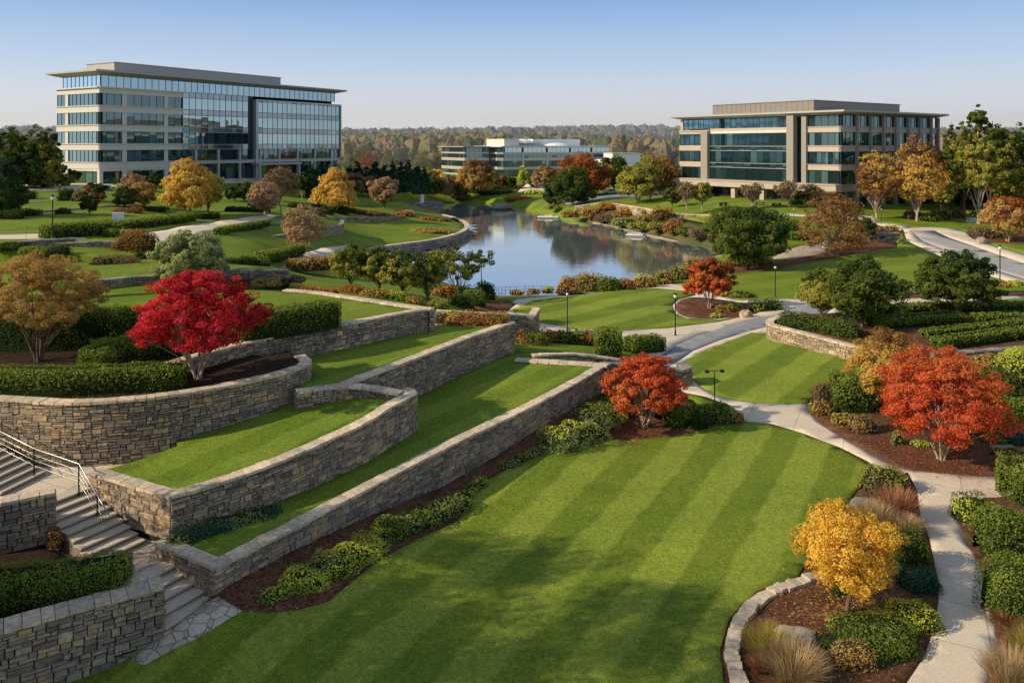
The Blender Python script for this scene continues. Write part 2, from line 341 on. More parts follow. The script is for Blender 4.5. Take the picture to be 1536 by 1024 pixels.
# ------------------------------------------------------------------ terrain
def W(px, py, z):
    """ground point seen at photo position (px,py) when it lies at height z"""
    Y = (CH - z)*F/(py - HY); return ((px-CX)/F*Y, Y, z)
CTRL_PX = [ # (px,py,z)
 (800,960,0),(1000,1010,0),(1300,1000,0),(1500,1000,0),(350,960,0),(200,990,-0.5),(146,1024,-1.1),(50,1080,-2.0),(-100,1180,-3.0),(330,1010,-0.35),(246,945,-0.05),(560,1015,0),(-300,1300,-3.5),(1100,800,0),(900,700,0),(1400,750,0),(1520,650,0),
 (1300,600,0),(1100,620,0),(960,640,0),(1150,540,0),(1040,550,0),(1000,535,0.1),(700,740,0),(1536,560,0.2),
 (850,490,0),(1000,495,0),(930,515,0.3),(870,530,1.6),(800,537,2.2),(780,505,1.0),(1000,450,0.1),(920,436,0),(840,446,-0.5),(765,450,-0.3),(1000,424,-0.5),
 (700,455,1.2),(745,465,0.4),(640,450,3.0),(560,436,4.0),(480,425,4.6),(520,405,2.5),(600,418,1.0),(680,430,-0.2),(430,420,5.2),
 (1163,445,0),(1115,403,0),(1250,385,0.8),(1150,380,0.5),(1085,385,-0.4),(1400,345,2.0),(1340,365,1.4),(1300,440,0.4),(1400,440,0.5),(1536,450,0.5),(1536,400,0.5),(1240,470,0.2),(1480,380,1.0),
 (1000,318,3.0),(1060,325,2.8),(1020,302,4.3),(1200,315,4.3),(950,336,0.2),(1040,355,0.3),(900,326,0.2),(900,310,2.4),(1100,345,2.2),(1250,335,2.8),
 (1450,315,3.0),(1536,345,2.0),(1380,330,2.6),(850,312,1.2),(890,294,3.0),(940,300,3.5),(700,299,0.2),(760,302,0.2),(780,276,3.6),(700,280,3.2),(640,285,3),
 (560,362,0.9),(620,352,0.9),(690,342,0.3),(600,335,1.6),(540,328,2.4),(660,326,0.4),(503,315,4.3),(575,311,3.3),(620,300,2.2),(560,300,4),(400,300,6.6),(300,310,7.2),(275,322,7.2),(460,300,5.5),
 (100,330,8.3),(0,345,8.3),(80,357,8.3),(-100,350,8.4),(60,314,8.7),(130,300,9.3),(100,284,9.7),(190,290,9.2),(-60,300,9.5),
 (380,362,6.6),(340,380,6.4),(400,326,6.6),(250,352,7.6),(450,372,4.0),(430,398,4.2),(475,385,3.4),(520,372,1.8),(420,350,5.0),(490,345,4.0),(200,400,7.0),(120,400,7.2),(400,403,5.6),(300,425,6.2),
]
CTRL_W = [(x*y,y,z+(1 if y < 500 else 2.6)*math.sin(x*9+y*0.013)*(0 if y < 430 else 1)) for y,z in ((420,5),(650,9),(950,18),(1500,27)) for x in (-1.0,-.72,-0.5,-.3,-.15,0,.12,.25,.38,0.5,.75,1.0)]
CTRL_W += [(-89,172,9.7),(-51,236,7.0),(-110,190,9.7),(70,172,4.4),(45,210,4.4),(104,196,4.2),(-4,358,3.8),(60,380,4.0),(120,110,1.0),(170,180,3.5),(-60,60,7),(-90,90,8.4),(60,45,0),(30,20,0),(-10,18,0),(-30,24,-1.5),(-160,160,9.5),(260,260,5),(-260,260,9)]
def uv(x, y):
    y = np.maximum(y, 16.0); return np.stack([x/y*1.6, np.log(y)], -1)
_P = np.array([W(*c) for c in CTRL_PX] + CTRL_W, dtype=float)
_U = uv(_P[:,0], _P[:,1])
def _k(r2): return np.where(r2 > 1e-12, 0.5*r2*np.log(r2+1e-12), 0)
_n = len(_U); _d2 = ((_U[:,None]-_U[None])**2).sum(-1)
_A = np.zeros((_n+3,_n+3)); _A[:_n,:_n] = _k(_d2) + np.eye(_n)*2e-4
_A[:_n,_n] = 1; _A[:_n,_n+1:] = _U; _A[_n,:_n] = 1; _A[_n+1:,:_n] = _U.T
_w = np.linalg.solve(_A, np.concatenate([_P[:,2], [0,0,0]]))
def terr(x, y):
    x = np.atleast_1d(np.asarray(x, float)); y = np.atleast_1d(np.asarray(y, float))
    q = uv(x, y); out = np.empty(len(q))
    for i in range(0, len(q), 4000):
        qq = q[i:i+4000]; d2 = ((qq[:,None]-_U[None])**2).sum(-1)
        out[i:i+4000] = _k(d2) @ _w[:_n] + _w[_n] + qq @ _w[_n+1:]
    return np.clip(out, -0.75, 40)
def tz(x, y): return float(terr(x, y)[0])
_Ys = np.concatenate([np.linspace(17, 120, 420), np.linspace(120.5, 420, 500), np.linspace(425, 1400, 200)])
def hit(px, py, zf=None):
    if zf is None: zf = terr
    if not callable(zf): return W(px, py, zf)
    xs = (px-CX)/F*_Ys; ray = CH - (py-HY)/F*_Ys; d = ray - zf(xs, _Ys)
    idx = np.where(d <= 0)[0]
    i = idx[0] if len(idx) else len(_Ys)-1
    if i == 0: return W(px, py, float(zf(xs[:1], _Ys[:1])[0]))
    a, b = _Ys[i-1], _Ys[i]; t = d[i-1]/(d[i-1]-d[i]+1e-9); Y = a+(b-a)*min(max(t,0),1)
    X = (px-CX)/F*Y; return (X, Y, float(np.atleast_1d(zf(np.array([X]), np.array([Y])))[0]))
def interp_along(o, d, ts, zs):
    def f(x, y):
        t = (np.asarray(x)-o[0])*d[0] + (np.asarray(y)-o[1])*d[1]; return np.interp(t, ts, zs)
    return f
zA = interp_along((-11.6,31.4), (0.6,0.8), [0,14.9,31], [1.33,2.12,2.5])
zB = interp_along((-14.6,34.2), (0.66,0.75), [0,13.5], [2.9,4.12])
zBwall = interp_along((-14.6,34.2), (0.66,0.75), [0,13.5], [3.05,4.27])
def const(v):
    return lambda x, y: np.full(np.shape(np.atleast_1d(x)), float(v))
def cat(pts, n=6, closed=False):
    """Catmull-Rom through points (any dimension)"""
    P = [np.array(p, float) for p in pts]; out = []
    m = len(P)
    rng_ = range(m) if closed else range(m-1)
    for i in rng_:
        p0 = P[(i-1) % m] if (closed or i > 0) else 2*P[0]-P[1]
        p1 = P[i]; p2 = P[(i+1) % m]; p3 = P[(i+2) % m] if (closed or i+2 < m) else 2*P[-1]-P[-2]
        for k in range(n):
            t = k/n; out.append(0.5*((2*p1)+(-p0+p2)*t+(2*p0-5*p1+4*p2-p3)*t*t+(-p0+3*p1-3*p2+p3)*t**3))
    if not closed: out.append(P[-1])
    return [tuple(q) for q in out]

M['riser'] = m_plain('step_riser', (0.24,0.195,0.15), 0.9)
# stair frame
S_O = (-11.6,31.6); S_S = (-0.86,0.51); S_W = (0.51,0.86)
def SW(s, w, z=0.0): return (S_O[0]+S_S[0]*s+S_W[0]*w, S_O[1]+S_S[1]*s+S_W[1]*w, z)

def inset(line, d=0.3):
    L = [np.array(q[:2], float) for q in line]; out = []
    for i, q in enumerate(L):
        a, b = L[max(0,i-1)], L[min(len(L)-1,i+1)]; t = (b-a)/max(1e-6, np.hypot(*(b-a))); out.append((q[0]-t[1]*d, q[1]+t[0]*d, 0))
    return out
# wall lines (x, y, ztop)
def pz(l, zf): return [ (lambda h: (h[0],h[1],h[2]))(hit(a,b,zf)) for a,b in l ]
zAt = lambda x, y: zA(x,y)+0.13
wallA_main = pz([(323,850),(440,790),(560,727),(680,665),(790,612),(870,570),(912,545)], zAt)
wallA_ret = pz([(232,812),(323,850)], zAt)
wallB_main = pz([(256,744),(350,716),(440,682),(540,637),(590,607),(612,596)], zBwall)
wallB_ret = pz([(135,708),(256,744)], zBwall)
ZC = 5.5
wallC = [W(a,b,ZC) for a,b in [(-110,592),(-50,596),(0,598),(100,603),(200,598),(300,585),(400,565),(450,551),(466,541),(455,531)]]
ZD = 4.7
wallD = [W(a,b,ZD) for a,b in [(512,580),(540,568),(617,539),(701,506),(772,482.5)]]
ZE = 6.2
wallE = [W(a,b,ZE) for a,b in [(240,551),(310,529),(380,511),(457,497),(540,481),(610,468),(651,462)]]
wallE_back = [W(a,b,ZE) for a,b in [(651,462),(600,455),(540,446),(480,437),(430,433)]]
ZK = 7.15
wallK = [W(a,b,ZK) for a,b in [(140,421),(200,415),(300,408),(380,405),(432,405)]]
ZH = 1.75

REG = []  # (name, material, polygon world xy, zfunc, offset, skirt, kind-structure?)
def region(name, mat, poly, zf=None, off=0.0, skirt=0.3, world=False, smooth=0):
    if zf is None and skirt == 0.3 and name in ('bank','shore_gravel','bed_border','path'): skirt = 1.2
    if not world: poly = [hit(a, b, zf if zf is not None else terr)[:2] for a, b in poly]
    else: poly = [p[:2] for p in poly]
    if smooth: poly = [p[:2] for p in cat(poly, smooth, True)]
    REG.append((name, mat, np.array(poly), zf if zf is not None else terr, off, skirt))

# ---- priority order: first wins
steps_lo = [SW(0,-2.4), SW(0,0.1), SW(2.4,0.1), SW(2.4,-2.4)]
STAIR_REG = True
# terrace C etc: polygons use wall lines, extended up-hill
region('terrace_bed', 'soil', inset(cat(wallC, 4)) + [W(430,522,ZC), (-14.5,47.5,0), (-17.5,49.5,0), (-23,49.5,0), (-60,48,0), (-60,40,0)], const(ZC-0.12), 0, 3, True)
region('stair_landing', 'flag', [SW(2.5,-2.4), SW(2.5,0.1), SW(3.0,0.9), SW(9.4,0.9), SW(9.4,-2.4)], const(0.84), 0, 1.2, True)
region('upper_landing', 'concrete', [SW(9.4,-2.4), SW(9.4,0.9), (-17.8,38.2,0), (-16.5,39.6,0), (-18,42,0), (-40,43,0), (-40,35,0)], const(2.355), 0, 2.0, True)
region('stair_base', 'concrete_dark', [SW(-0.02,-2.4), SW(-0.02,0.1), SW(2.5,0.1), SW(2.5,-2.4)], const(-0.02), 0, 0.1, True)
region('upper_terrace_lawn', 'grass', inset(cat(wallE,3)) + inset(wallE_back)[1:] + [(-24,66.5,0), W(140,445,ZE), (-60,62,0), (-60,46,0), (-24,46.5,0)], const(ZE-0.12), 0, 3, True)
region('side_terrace_lawn', 'grass', inset(wallK) + [W(432,400,ZK), W(330,392,ZK), W(180,392,ZK), (-75,80,0), (-75,60,0)], const(ZK-0.13), 0, 3, True)
region('middle_terrace_lawn', 'terrace_grass', inset(wallD) + [W(772,476,ZD),W(735,478,ZD), W(652,486,ZD), (-12,60,0), (-16,50,0), (-12.3,44.9,0), W(470,577.5,ZD), W(510,576,ZD)], const(ZD-0.13), 0, 3, True)
region('curved_terrace_lawn', 'terrace_grass', inset(wallB_ret)[:1] + inset(wallB_main) + [(-6.2,44.8,0), (-9.9,45.2,0), (-13,46,0), (-24,40,0), SW(9.0,1.2)], zB, 0, 3, True)
region('long_terrace_lawn', 'terrace_grass', inset(wallA_ret)[:1] + inset(wallA_main) + [W(880,540,2.5), W(770,535,2.4), (-2,60,0), (-15,50,0), (-18,36.5,0), SW(4.5,0.9)], zA, 0, 3, True)
region('stair_side_bed', 'soil', [SW(0.4,-2.45), SW(6.5,-2.3), SW(9,-2.3), (-21.5,33.6,0), (-40,31,0), (-40,22,0)] + inset([(-24,22.7),W(-60,961,ZH)[:2],W(240,878,ZH)[:2]], 0.4), const(1.2), 0, 3, True)
region('flagstone_apron', 'flag', [(196,990),(248,938),(327,895),(364,917),(300,957),(215,1000)], None, 0.03)
region('bed_border', 'mulch', [(300,900),(345,916),(400,920),(445,917),(492,904),(530,872),(575,838),(630,808),(685,783),(698,765),(703,742),(730,722),(770,700),(830,674),(920,661),(1000,655),(1050,647),(1085,634),(1060,622),(1040,600),(1000,588),(930,560),(820,600),(600,700),(400,800)], None, 0.0)
region('bed_border', 'mulch', [(1285,735),(1320,718),(1362,708),(1376,735),(1380,770),(1395,810),(1405,860),(1408,900),(1402,940),(1386,985),(1360,1024),(1330,1080),(1110,1100),(1086,1030),(1080,975),(1094,928),(1135,888),(1195,868),(1240,800)], None, 0.0)
region('bed_border', 'mulch', [(1213,600),(1214,615),(1228,633),(1262,655),(1300,675),(1345,700),(1372,706),(1440,712),(1505,716),(1700,726),(1700,545),(1460,545),(1290,560),(1240,580)], None, 0.0)
region('bed_border', 'mulch', [(1434,765),(1436,780),(1455,820),(1478,868),(1490,905),(1494,960),(1482,1024),(1460,1100),(1800,1100),(1800,760),(1536,738),(1500,745),(1450,748)], None, 0.0)
region('grass_islet', 'grass', [(1020,588),(1060,596),(1095,609),(1111,621),(1106,632),(1050,640),(1020,620)], None, 0.05)
region('great_lawn', 'lawn_near', [(-300,1400),(-100,1100),(0,1030),(190,985),(215,992),(300,950),(364,915),(400,910),(440,895),(490,870),(560,820),(640,770),(700,720),(780,680),(880,650),(1000,640),(1060,640),(1112,632),(1160,637),(1205,651),(1260,672),(1300,692),(1325,712),(1335,735),(1300,830),(1350,1100),(1350,1400)], None, 0.05)
region('second_lawn', 'lawn_second', [(1026,545),(1060,525),(1110,507),(1146,501),(1300,545),(1300,565),(1240,590),(1215,604),(1170,605),(1130,603),(1080,594),(1042,572)], None, 0.05, smooth=3)
region('road', 'asphalt', [(986,536),(1012,519),(1042,505),(1090,489),(1140,477),(1180,468),(1200,455),(1235,450),(1260,452),(1240,470),(1180,482),(1130,495),(1080,510),(1040,526),(1012,545),(1000,552)], None, 0.004)
region('bed_border', 'mulch', [(1016,457),(1026,448),(1050,446),(1100,452),(1140,460),(1135,470),(1075,478),(1035,476),(1018,468)], None, 0.0, smooth=3)
region('shore_lawn', 'lawn_slope', [(770,464),(800,451),(860,441),(930,435),(985,433),(1025,436),(1045,442),(1018,449),(1008,458),(1012,470),(1030,478),(1080,480),(1125,472),(1135,470),(1075,483),(1000,492),(930,496),(860,492),(810,484),(778,474)], None, 0.05)
region('bed_border', 'mulch', [(715,452),(760,450),(775,456),(752,472),(700,472)], None, 0.0)
region('bed_border', 'mulch', [(1290,452),(1400,446),(1536,444),(1536,436),(1460,438),(1380,432),(1300,443)], None, 0.0)
region('terrace_shrub_bed', 'mulch', [(1148,484),(1200,497),(1285,520),(1400,533),(1460,530),(1700,515),(1700,462),(1480,458),(1330,462),(1240,470),(1180,472)], const(1.2), 0, 1.5)
region('path', 'concrete', [(745,482),(752,462),(775,448),(860,437),(940,429),(1000,423),(1055,434),(1110,450),(1170,448),(1250,448),(1400,446),(1536,442),(1536,448),(1400,455),(1270,465),(1230,478),(1150,500),(1290,560),(1240,600),(1300,650),(1390,706),(1700,722),(1700,760),(1500,745),(1560,1100),(1300,1100),(1380,900),(1300,720),(1200,650),(1112,640),(1040,600),(995,565),(975,540),(960,528),(900,520),(820,512),(760,495)], None, 0.0)
region('bed_border', 'mulch', [(1060,412),(1100,411),(1150,404),(1230,392),(1300,378),(1345,372),(1350,352),(1300,350),(1250,356),(1240,380),(1180,390),(1120,395),(1080,400)], None, 0.0)
region('gravel_path', 'sand', [(1150,390),(1180,374),(1225,364),(1250,366),(1245,378),(1200,388)], None, 0.01)
region('driveway', 'drive', [(1366,346),(1385,362),(1430,380),(1480,400),(1536,418),(1700,460),(1700,432),(1536,395),(1480,376),(1425,357),(1402,346)], None, 0.004)
region('driveway_edge', 'concrete', [(1354,343),(1360,362),(1400,380),(1440,397),(1480,413),(1536,429),(1700,480),(1700,405),(1536,380),(1490,368),(1460,358),(1452,350),(1440,344),(1390,340)], None, 0.0)
region('bed_border', 'mulch', [(1445,349),(1475,344),(1536,348),(1640,352),(1640,366),(1536,366),(1470,364),(1456,358)], None, 0.0)
region('path', 'concrete', [(188,352),(250,345),(330,331),(400,322),(425,323),(400,331),(345,344),(300,356),(240,367),(195,362)], None, 0.0)
region('path', 'concrete', [(-120,353),(60,350),(130,352),(130,360),(60,359),(-120,358)], None, 0.0)
region('path', 'concrete', [(412,402),(436,388),(455,378),(480,371),(530,365),(535,370),(500,380),(486,385),(476,392),(455,400),(440,404)], None, 0.0)
region('path', 'concrete', [(1305,322),(1320,333),(1370,340),(1350,346),(1290,330),(1200,325),(1090,324),(1090,321),(1200,321)], None, 0.0)
region('plaza', 'concrete', [(-100,288),(0,287),(90,284),(160,282),(190,280),(165,275),(60,276),(-100,278)], None, 0.0)
region('plaza', 'concrete', [(775,289),(790,276),(815,273),(835,276),(838,286),(815,291)], None, 0.0)
region('road', 'asphalt', [(840,303),(880,295),(935,291),(1000,289),(1000,293),(935,297),(890,301),(850,307)], None, 0.0)
region('shore_gravel', 'sand', [(845,321),(905,330),(960,340),(1015,351),(1080,365),(1090,376),(1050,384),(1000,371),(950,358),(900,345),(840,335)], None, 0.0)
region('bank', 'meadow', [(850,330),(900,338),(950,349),(1000,360),(1060,374),(1085,365),(1060,335),(1010,324),(960,315),(905,309),(860,320)], None, 0.0)
WATER_PX = [(1085,373),(1070,386),(1040,401),(1000,418),(900,440),(745,443),(700,440),(640,424),(590,410),(552,401),(545,389),(600,380),(650,372),(688,361),(702,350),(692,338),(655,328),(600,323),(590,316),(600,309),(640,306),(700,304),(760,309),(800,317),(850,327),(900,336),(950,348),(1010,361)]
WATER = [W(a,b,-1.0)[:2] for a,b in WATER_PX]
WATERS = [p[:2] for p in cat(WATER, 3, True)]
REG.insert(-2, ('pond_water', 'water', np.array(WATERS), const(-1.0), 0.0, 0.05))

def pip(P, poly):
    x, y = P[:,0], P[:,1]; ins = np.zeros(len(P), bool); n = len(poly)
    x0, y0 = poly[:,0].min(), poly[:,1].min(); x1, y1 = poly[:,0].max(), poly[:,1].max()
    sel = np.where((x>=x0)&(x<=x1)&(y>=y0)&(y<=y1))[0]
    if not len(sel): return ins
    xs, ys = x[sel], y[sel]; c = np.zeros(len(sel), bool)
    for i in range(n):
        ax, ay = poly[i]; bx, by = poly[(i+1) % n]
        if ay == by: continue
        m = ((ay > ys) != (by > ys)) & (xs < (bx-ax)*(ys-ay)/(by-ay)+ax); c ^= m
    ins[sel] = c; return ins

def build_ground():
    pts = []; edges = []
    wpl = np.array(cat(WATER,3,True)); wa = wpl; wb = np.roll(wpl,-1,0)
    def shore(x, y, z):
        d = np.full(len(x), 1e9)
        for a, b in zip(wa, wb):
            ab = b-a; t = np.clip(((x-a[0])*ab[0]+(y-a[1])*ab[1])/(ab@ab+1e-9),0,1); d = np.minimum(d, np.hypot(x-a[0]-ab[0]*t, y-a[1]-ab[1]*t))
        k = np.clip(d/4.0,0,1); k = k*k*(3-2*k); k = np.where((x > -3)|(y > 235), k, 1); return np.where(d < 4, -1.06+(z+1.06)*k, z)
    for reg in REG:
        poly = reg[2]; b = len(pts); n = len(poly)
        pl = []
        for i in range(n):
            a = poly[i]; c = poly[(i+1) % n]; L = np.hypot(*(c-a)); Ym = max(16, 0.5*(a[1]+c[1])); k = max(1, int(L/(0.03*Ym)))
            for j in range(k): pl.append(a+(c-a)*j/k)
        for i, p in enumerate(pl): pts.append((p[0], p[1])); edges.append((b+i, b+(i+1) % len(pl)))
    rows = np.exp(np.arange(math.log(14), math.log(1700), 0.022))
    for i, y in enumerate(rows):
        for t in np.arange(-1.35, 1.36, 0.025): pts.append(((t+(0.0125 if i % 2 else 0))*y, float(y)))
    for x in (-60,-30,0,30,60):
        for y in (-60,-30,0): pts.append((x, y))
    pts += [(-2400,1750),(2400,1750),(0,1760)]
    v, e, f, *_ = delaunay_2d_cdt([Vector(p) for p in pts], edges, [], 0, 1e-4, False)
    V = np.array([(q.x, q.y) for q in v]); T = np.array([tuple(t) for t in f if len(t) == 3])
    Cn = V[T].mean(1); own = np.full(len(T), -1)
    for ri in range(len(REG)-1, -1, -1): own[pip(Cn, REG[ri][2])] = ri
    groups = {}
    made = {}
    for ri in list(range(len(REG))) + [-1]:
        t = T[own == ri]
        if not len(t): continue
        if ri >= 0: name, mat, _, zf, off, sk = REG[ri]
        else: name, mat, zf, off, sk = 'ground', 'grass', terr, 0.05, 1.6
        used, inv = np.unique(t, return_inverse=True); t2 = inv.reshape(t.shape)
        XY = V[used]; Z = np.atleast_1d(zf(XY[:,0], XY[:,1])) + off
        if zf is terr: Z = shore(XY[:,0], XY[:,1], Z)
        P = np.column_stack([XY, Z])
        # orientation up
        a, b, c = P[t2[:,0]], P[t2[:,1]], P[t2[:,2]]
        nz = (b[:,0]-a[:,0])*(c[:,1]-a[:,1])-(b[:,1]-a[:,1])*(c[:,0]-a[:,0]); fl = nz < 0; t2[fl] = t2[fl][:, ::-1]
        ed = np.concatenate([t2[:,[0,1]], t2[:,[1,2]], t2[:,[2,0]]])
        key = np.sort(ed, 1); _, idx, cnt = np.unique(key[:,0].astype(np.int64)*1000000+key[:,1], return_index=True, return_counts=True)
        be = ed[idx[cnt == 1]]
        nb = len(P); bv, binv = np.unique(be, return_inverse=True); binv = binv.reshape(be.shape)
        low = P[bv].copy(); low[:,2] -= sk
        P2 = np.vstack([P, low]); q1 = np.column_stack([be[:,1], be[:,0], nb+binv[:,0]]); q2 = np.column_stack([be[:,1], nb+binv[:,0], nb+binv[:,1]])
        me = np_mesh(name, P2, np.vstack([t2, q1, q2]), [M[mat]], smooth=False)
        sm = np.zeros(len(t2)+2*len(be), bool); sm[:len(t2)] = True; me.polygons.foreach_set('use_smooth', sm)
        o = link(name, me); o['kind'] = 'structure'; made[ri] = o
    return made
GROUND = build_ground()

# ------------------------------------------------------------------ dry stone walls
def resample(line, ds=0.25):
    L = [np.array(p, float) for p in line]; S = [0.0]
    for a, b in zip(L[:-1], L[1:]): S.append(S[-1]+np.hypot(*(b[:2]-a[:2])))
    return np.array(S), np.array(L)
def wall(name, label, lines, zbase, side=-1, thick=0.55, seed=1, stone='stone', cop='coping', sc=0.72, ends=True, loc=None, top_extra=0.0, cat_='stone wall', group=None):
    """lines: list of polylines [(x,y,ztop)]; the visible face is on the right of travel when side=-1"""
    rg = random.Random(seed); st = MB(); cp = MB(); core = MB(); L0 = lines[0][0]
    if side > 0: lines = [list(l)[::-1] for l in lines][::-1]; side = -1
    todo = [(l, False) for l in lines]
    caps = []
    for i_, l in enumerate(lines):
        for sgn in (0, 1):
            e_ = l[0] if sgn == 0 else l[-1]
            if not any(math.hypot(e_[0]-q[0], e_[1]-q[1]) < 0.05 for j_, m in enumerate(lines) if j_ != i_ for q in (m[0], m[-1])): caps.append((l, sgn))
    for l, sgn in caps:
        a, b = (np.array(l[0]), np.array(l[1])) if sgn == 0 else (np.array(l[-2]), np.array(l[-1]))
        d = (b-a)[:2]/max(1e-6, np.hypot(*(b-a)[:2])); n_ = np.array([d[1], -d[0]])
        e = np.array(l[0] if sgn == 0 else l[-1], float); q = e.copy(); q[:2] -= n_*(thick-0.02)
        todo.append(([tuple(q), tuple(e)] if sgn == 0 else [tuple(e), tuple(q)], True))
    for li, (line, capline) in enumerate(todo):
        S, L = resample(line); tot = S[-1]
        def P(s): return np.array([np.interp(s, S, L[:,k]) for k in range(3)])
        def Nn(s):
            a, b = P(max(0, s-0.3)), P(min(tot, s+0.3)); d = (b-a)[:2]; d /= max(1e-6, np.hypot(*d)); return np.array([d[1], -d[0]])*(-side)
        zb = zbase if callable(zbase) else (lambda x, y: zbase)
        # core
        n = max(2, int(tot/0.6)+1); ss = np.linspace(0, tot, n); prev = None
        for s in (ss if not capline else []):
            p, q = P(s), Nn(s); z0 = float(np.atleast_1d(zb(p[0], p[1]))[0])-0.4; e0 = 0.02 if 0 < s < tot else 0.03
            a = (p[0]+q[0]*-0.03, p[1]+q[1]*-0.03); b = (p[0]-q[0]*(thick-0.04), p[1]-q[1]*(thick-0.04))
            cur = (a, b, z0, p[2]-0.1)
            if prev is not None:
                core.hexa([(*prev[0],prev[2]),(*cur[0],cur[2]),(*cur[1],cur[2]),(*prev[1],prev[2]),(*prev[0],prev[3]),(*cur[0],cur[3]),(*cur[1],cur[3]),(*prev[1],prev[3])], 0.5)
            prev = cur
        # stones
        def stone_(s0, s1, d0, d1, flip=0):
            """d measured down from coping underside"""
            g = 0.014*sc; s0 += g; s1 -= g; d0 += g*0.8; d1 -= g*0.8
            if s1-s0 < 0.06 or d1-d0 < 0.04: return
            dep = rg.uniform(0.025, 0.10)*sc; ins = min(0.025*sc, (d1-d0)*0.2); r = rg.random(); r = r if rg.random() < 0.75 else r*0.6
            ring0 = []; ring1 = []
            for (s, d, sx, dx) in ((s0,d1,1,-1),(s1,d1,-1,-1),(s1,d0,-1,1),(s0,d0,1,1)):
                js, jd = rg.uniform(-0.018,0.018)*sc, rg.uniform(-0.018,0.018)*sc
                p, q = P(s+js), Nn(s+js); z = p[2]-0.11-d-jd
                ring0.append((p[0]-q[0]*0.04, p[1]-q[1]*0.04, z))
                p2 = P(s+js+sx*ins); dd = dep*rg.uniform(0.7,1.15)
                ring1.append((p2[0]+q[0]*dd, p2[1]+q[1]*dd, z-dx*ins))
            i = len(st.v); st.v += ring0+ring1
            for q in ((4,5,6,7),(0,1,5,4),(1,2,6,5),(2,3,7,6),(3,0,4,7)):
                st.f.append(tuple(i+j for j in (q if side < 0 else q[::-1]))); st.r.append(r); st.mi.append(0)
        s = 0.0; bands = 0
        maxh = max(P(s_)[2]-0.11-float(np.atleast_1d(zb(P(s_)[0], P(s_)[1]))[0]) for s_ in np.linspace(0,tot,12)) + 0.15
        d = 0.0
        while d < maxh:
            bh = rg.uniform(0.34, 0.50)*sc; s = -rg.uniform(0, 0.4)*sc*0
            while s < tot:
                bw = rg.uniform(0.55, 1.3)*sc; s1 = s+bw
                if tot-s1 < 0.35*sc: s1 = tot
                pm = P((s+s1)/2); hloc = pm[2]-0.11-float(np.atleast_1d(zb(pm[0], pm[1]))[0])
                if d < hloc+0.05:
                    layers = rg.choice([1,2,2,3,2]); cuts = [0]+sorted(rg.uniform(0.28,0.72) for _ in range(layers-1))+[1] if layers < 3 else [0, rg.uniform(.25,.4), rg.uniform(.6,.75), 1]
                    for a, b in zip(cuts[:-1], cuts[1:]):
                        k = 1 if (b-a)*bh < 0.1*sc and rg.random() < .6 else rg.choice([1,2,2]) if s1-s > 0.7*sc else 1
                        xs = [s] + sorted(s+(s1-s)*rg.uniform(0.3,0.7) for _ in range(k-1)) + [s1]
                        for x0, x1 in zip(xs[:-1], xs[1:]): stone_(x0, x1, d+a*bh, d+b*bh)
                s = s1
            d += bh
        # coping slabs
        s = 0.0 if not capline else tot
        while s < tot:
            s1 = s + rg.uniform(0.5, 1.15)*sc
            if tot-s1 < 0.4*sc: s1 = tot
            r = rg.random(); th = 0.12*rg.uniform(0.85,1.2); lift = rg.uniform(-0.008,0.014)
            pb = []; pt = []
            for (ss_, o) in ((s+0.012, 0.09), (s1-0.012, 0.09), (s1-0.012, -thick-0.03), (s+0.012, -thick-0.03)):
                jo = rg.uniform(-0.03,0.03); p, q = P(ss_), Nn(min(max(ss_,0.01),tot-0.01))
                x, y = p[0]+q[0]*(o+jo), p[1]+q[1]*(o+jo); pb.append((x, y, p[2]-th)); 
                c = (p[0]-q[0]*thick/2, p[1]-q[1]*thick/2); k = 0.035
                pt.append((x+(c[0]-x)*k, y+(c[1]-y)*k, p[2]+lift+rg.uniform(-0.008,0.008)))
            if side > 0: pb = pb[::-1]; pt = pt[::-1]
            cp.hexa(pb+pt, r)
            s = s1
    c0 = L0; root = empty(name, (c0[0], c0[1], float(np.atleast_1d((zbase if callable(zbase) else const(zbase))(c0[0], c0[1]))[0])))
    off = Vector(root.location)
    for mb in (st, cp, core): mb.v = [(a-off.x, b-off.y, c-off.z) for a, b, c in mb.v]
    i = len(st.v); st.v += core.v; st.f += [tuple(i+j for j in q) for q in core.f]; st.r += core.r; st.mi += [1]*len(core.f)
    st.build('stonework', [M[stone], M['mortar']], root); cp.build('coping', M[cop], root)
    tag(root, label, cat_, group); return root

wall('retaining_wall', 'longest dry stone retaining wall running diagonally above the great lawn', [cat(wallA_ret,2), cat(wallA_main,4)], 0.0, seed=3)
wall('retaining_wall', 'stone wall with a sharp corner beside the handrail stairs, curving up to a rounded end', [wallB_ret, cat(wallB_main,5)+[(-5.3,44.9,zBwall(-5.3,44.9).item()),(-5.9,45.3,4.3)]], lambda x, y: np.minimum(zA(x,y), zA(x,y)) - 0.05, seed=5)
wall('retaining_wall', 'large rounded stone wall below the crimson tree and the long front hedge', [cat(wallC,5)], lambda x, y: 2.25+0*np.asarray(x) if np.isscalar(x) and x < -15 else zB(x,y)-0.1, seed=7)
wall('retaining_wall', 'straight stone wall between the two narrow grass terraces', [wallD], lambda x, y: zA(x,y)-0.1, seed=9)
wall('retaining_wall', 'uppermost near stone wall holding the terrace lawn with the clipped hedge', [cat(wallE,3)], ZD-0.2, seed=11)
wall('retaining_wall', 'stone edge wall behind the clipped hedge lawn, by the row of small trees', [wallE_back], 3.2, seed=12, side=-1)
wall('retaining_wall', 'shaded stone wall behind the crimson tree, under the grey-green bush', [wallK], ZE-0.15, seed=13, cop='coping_grey')
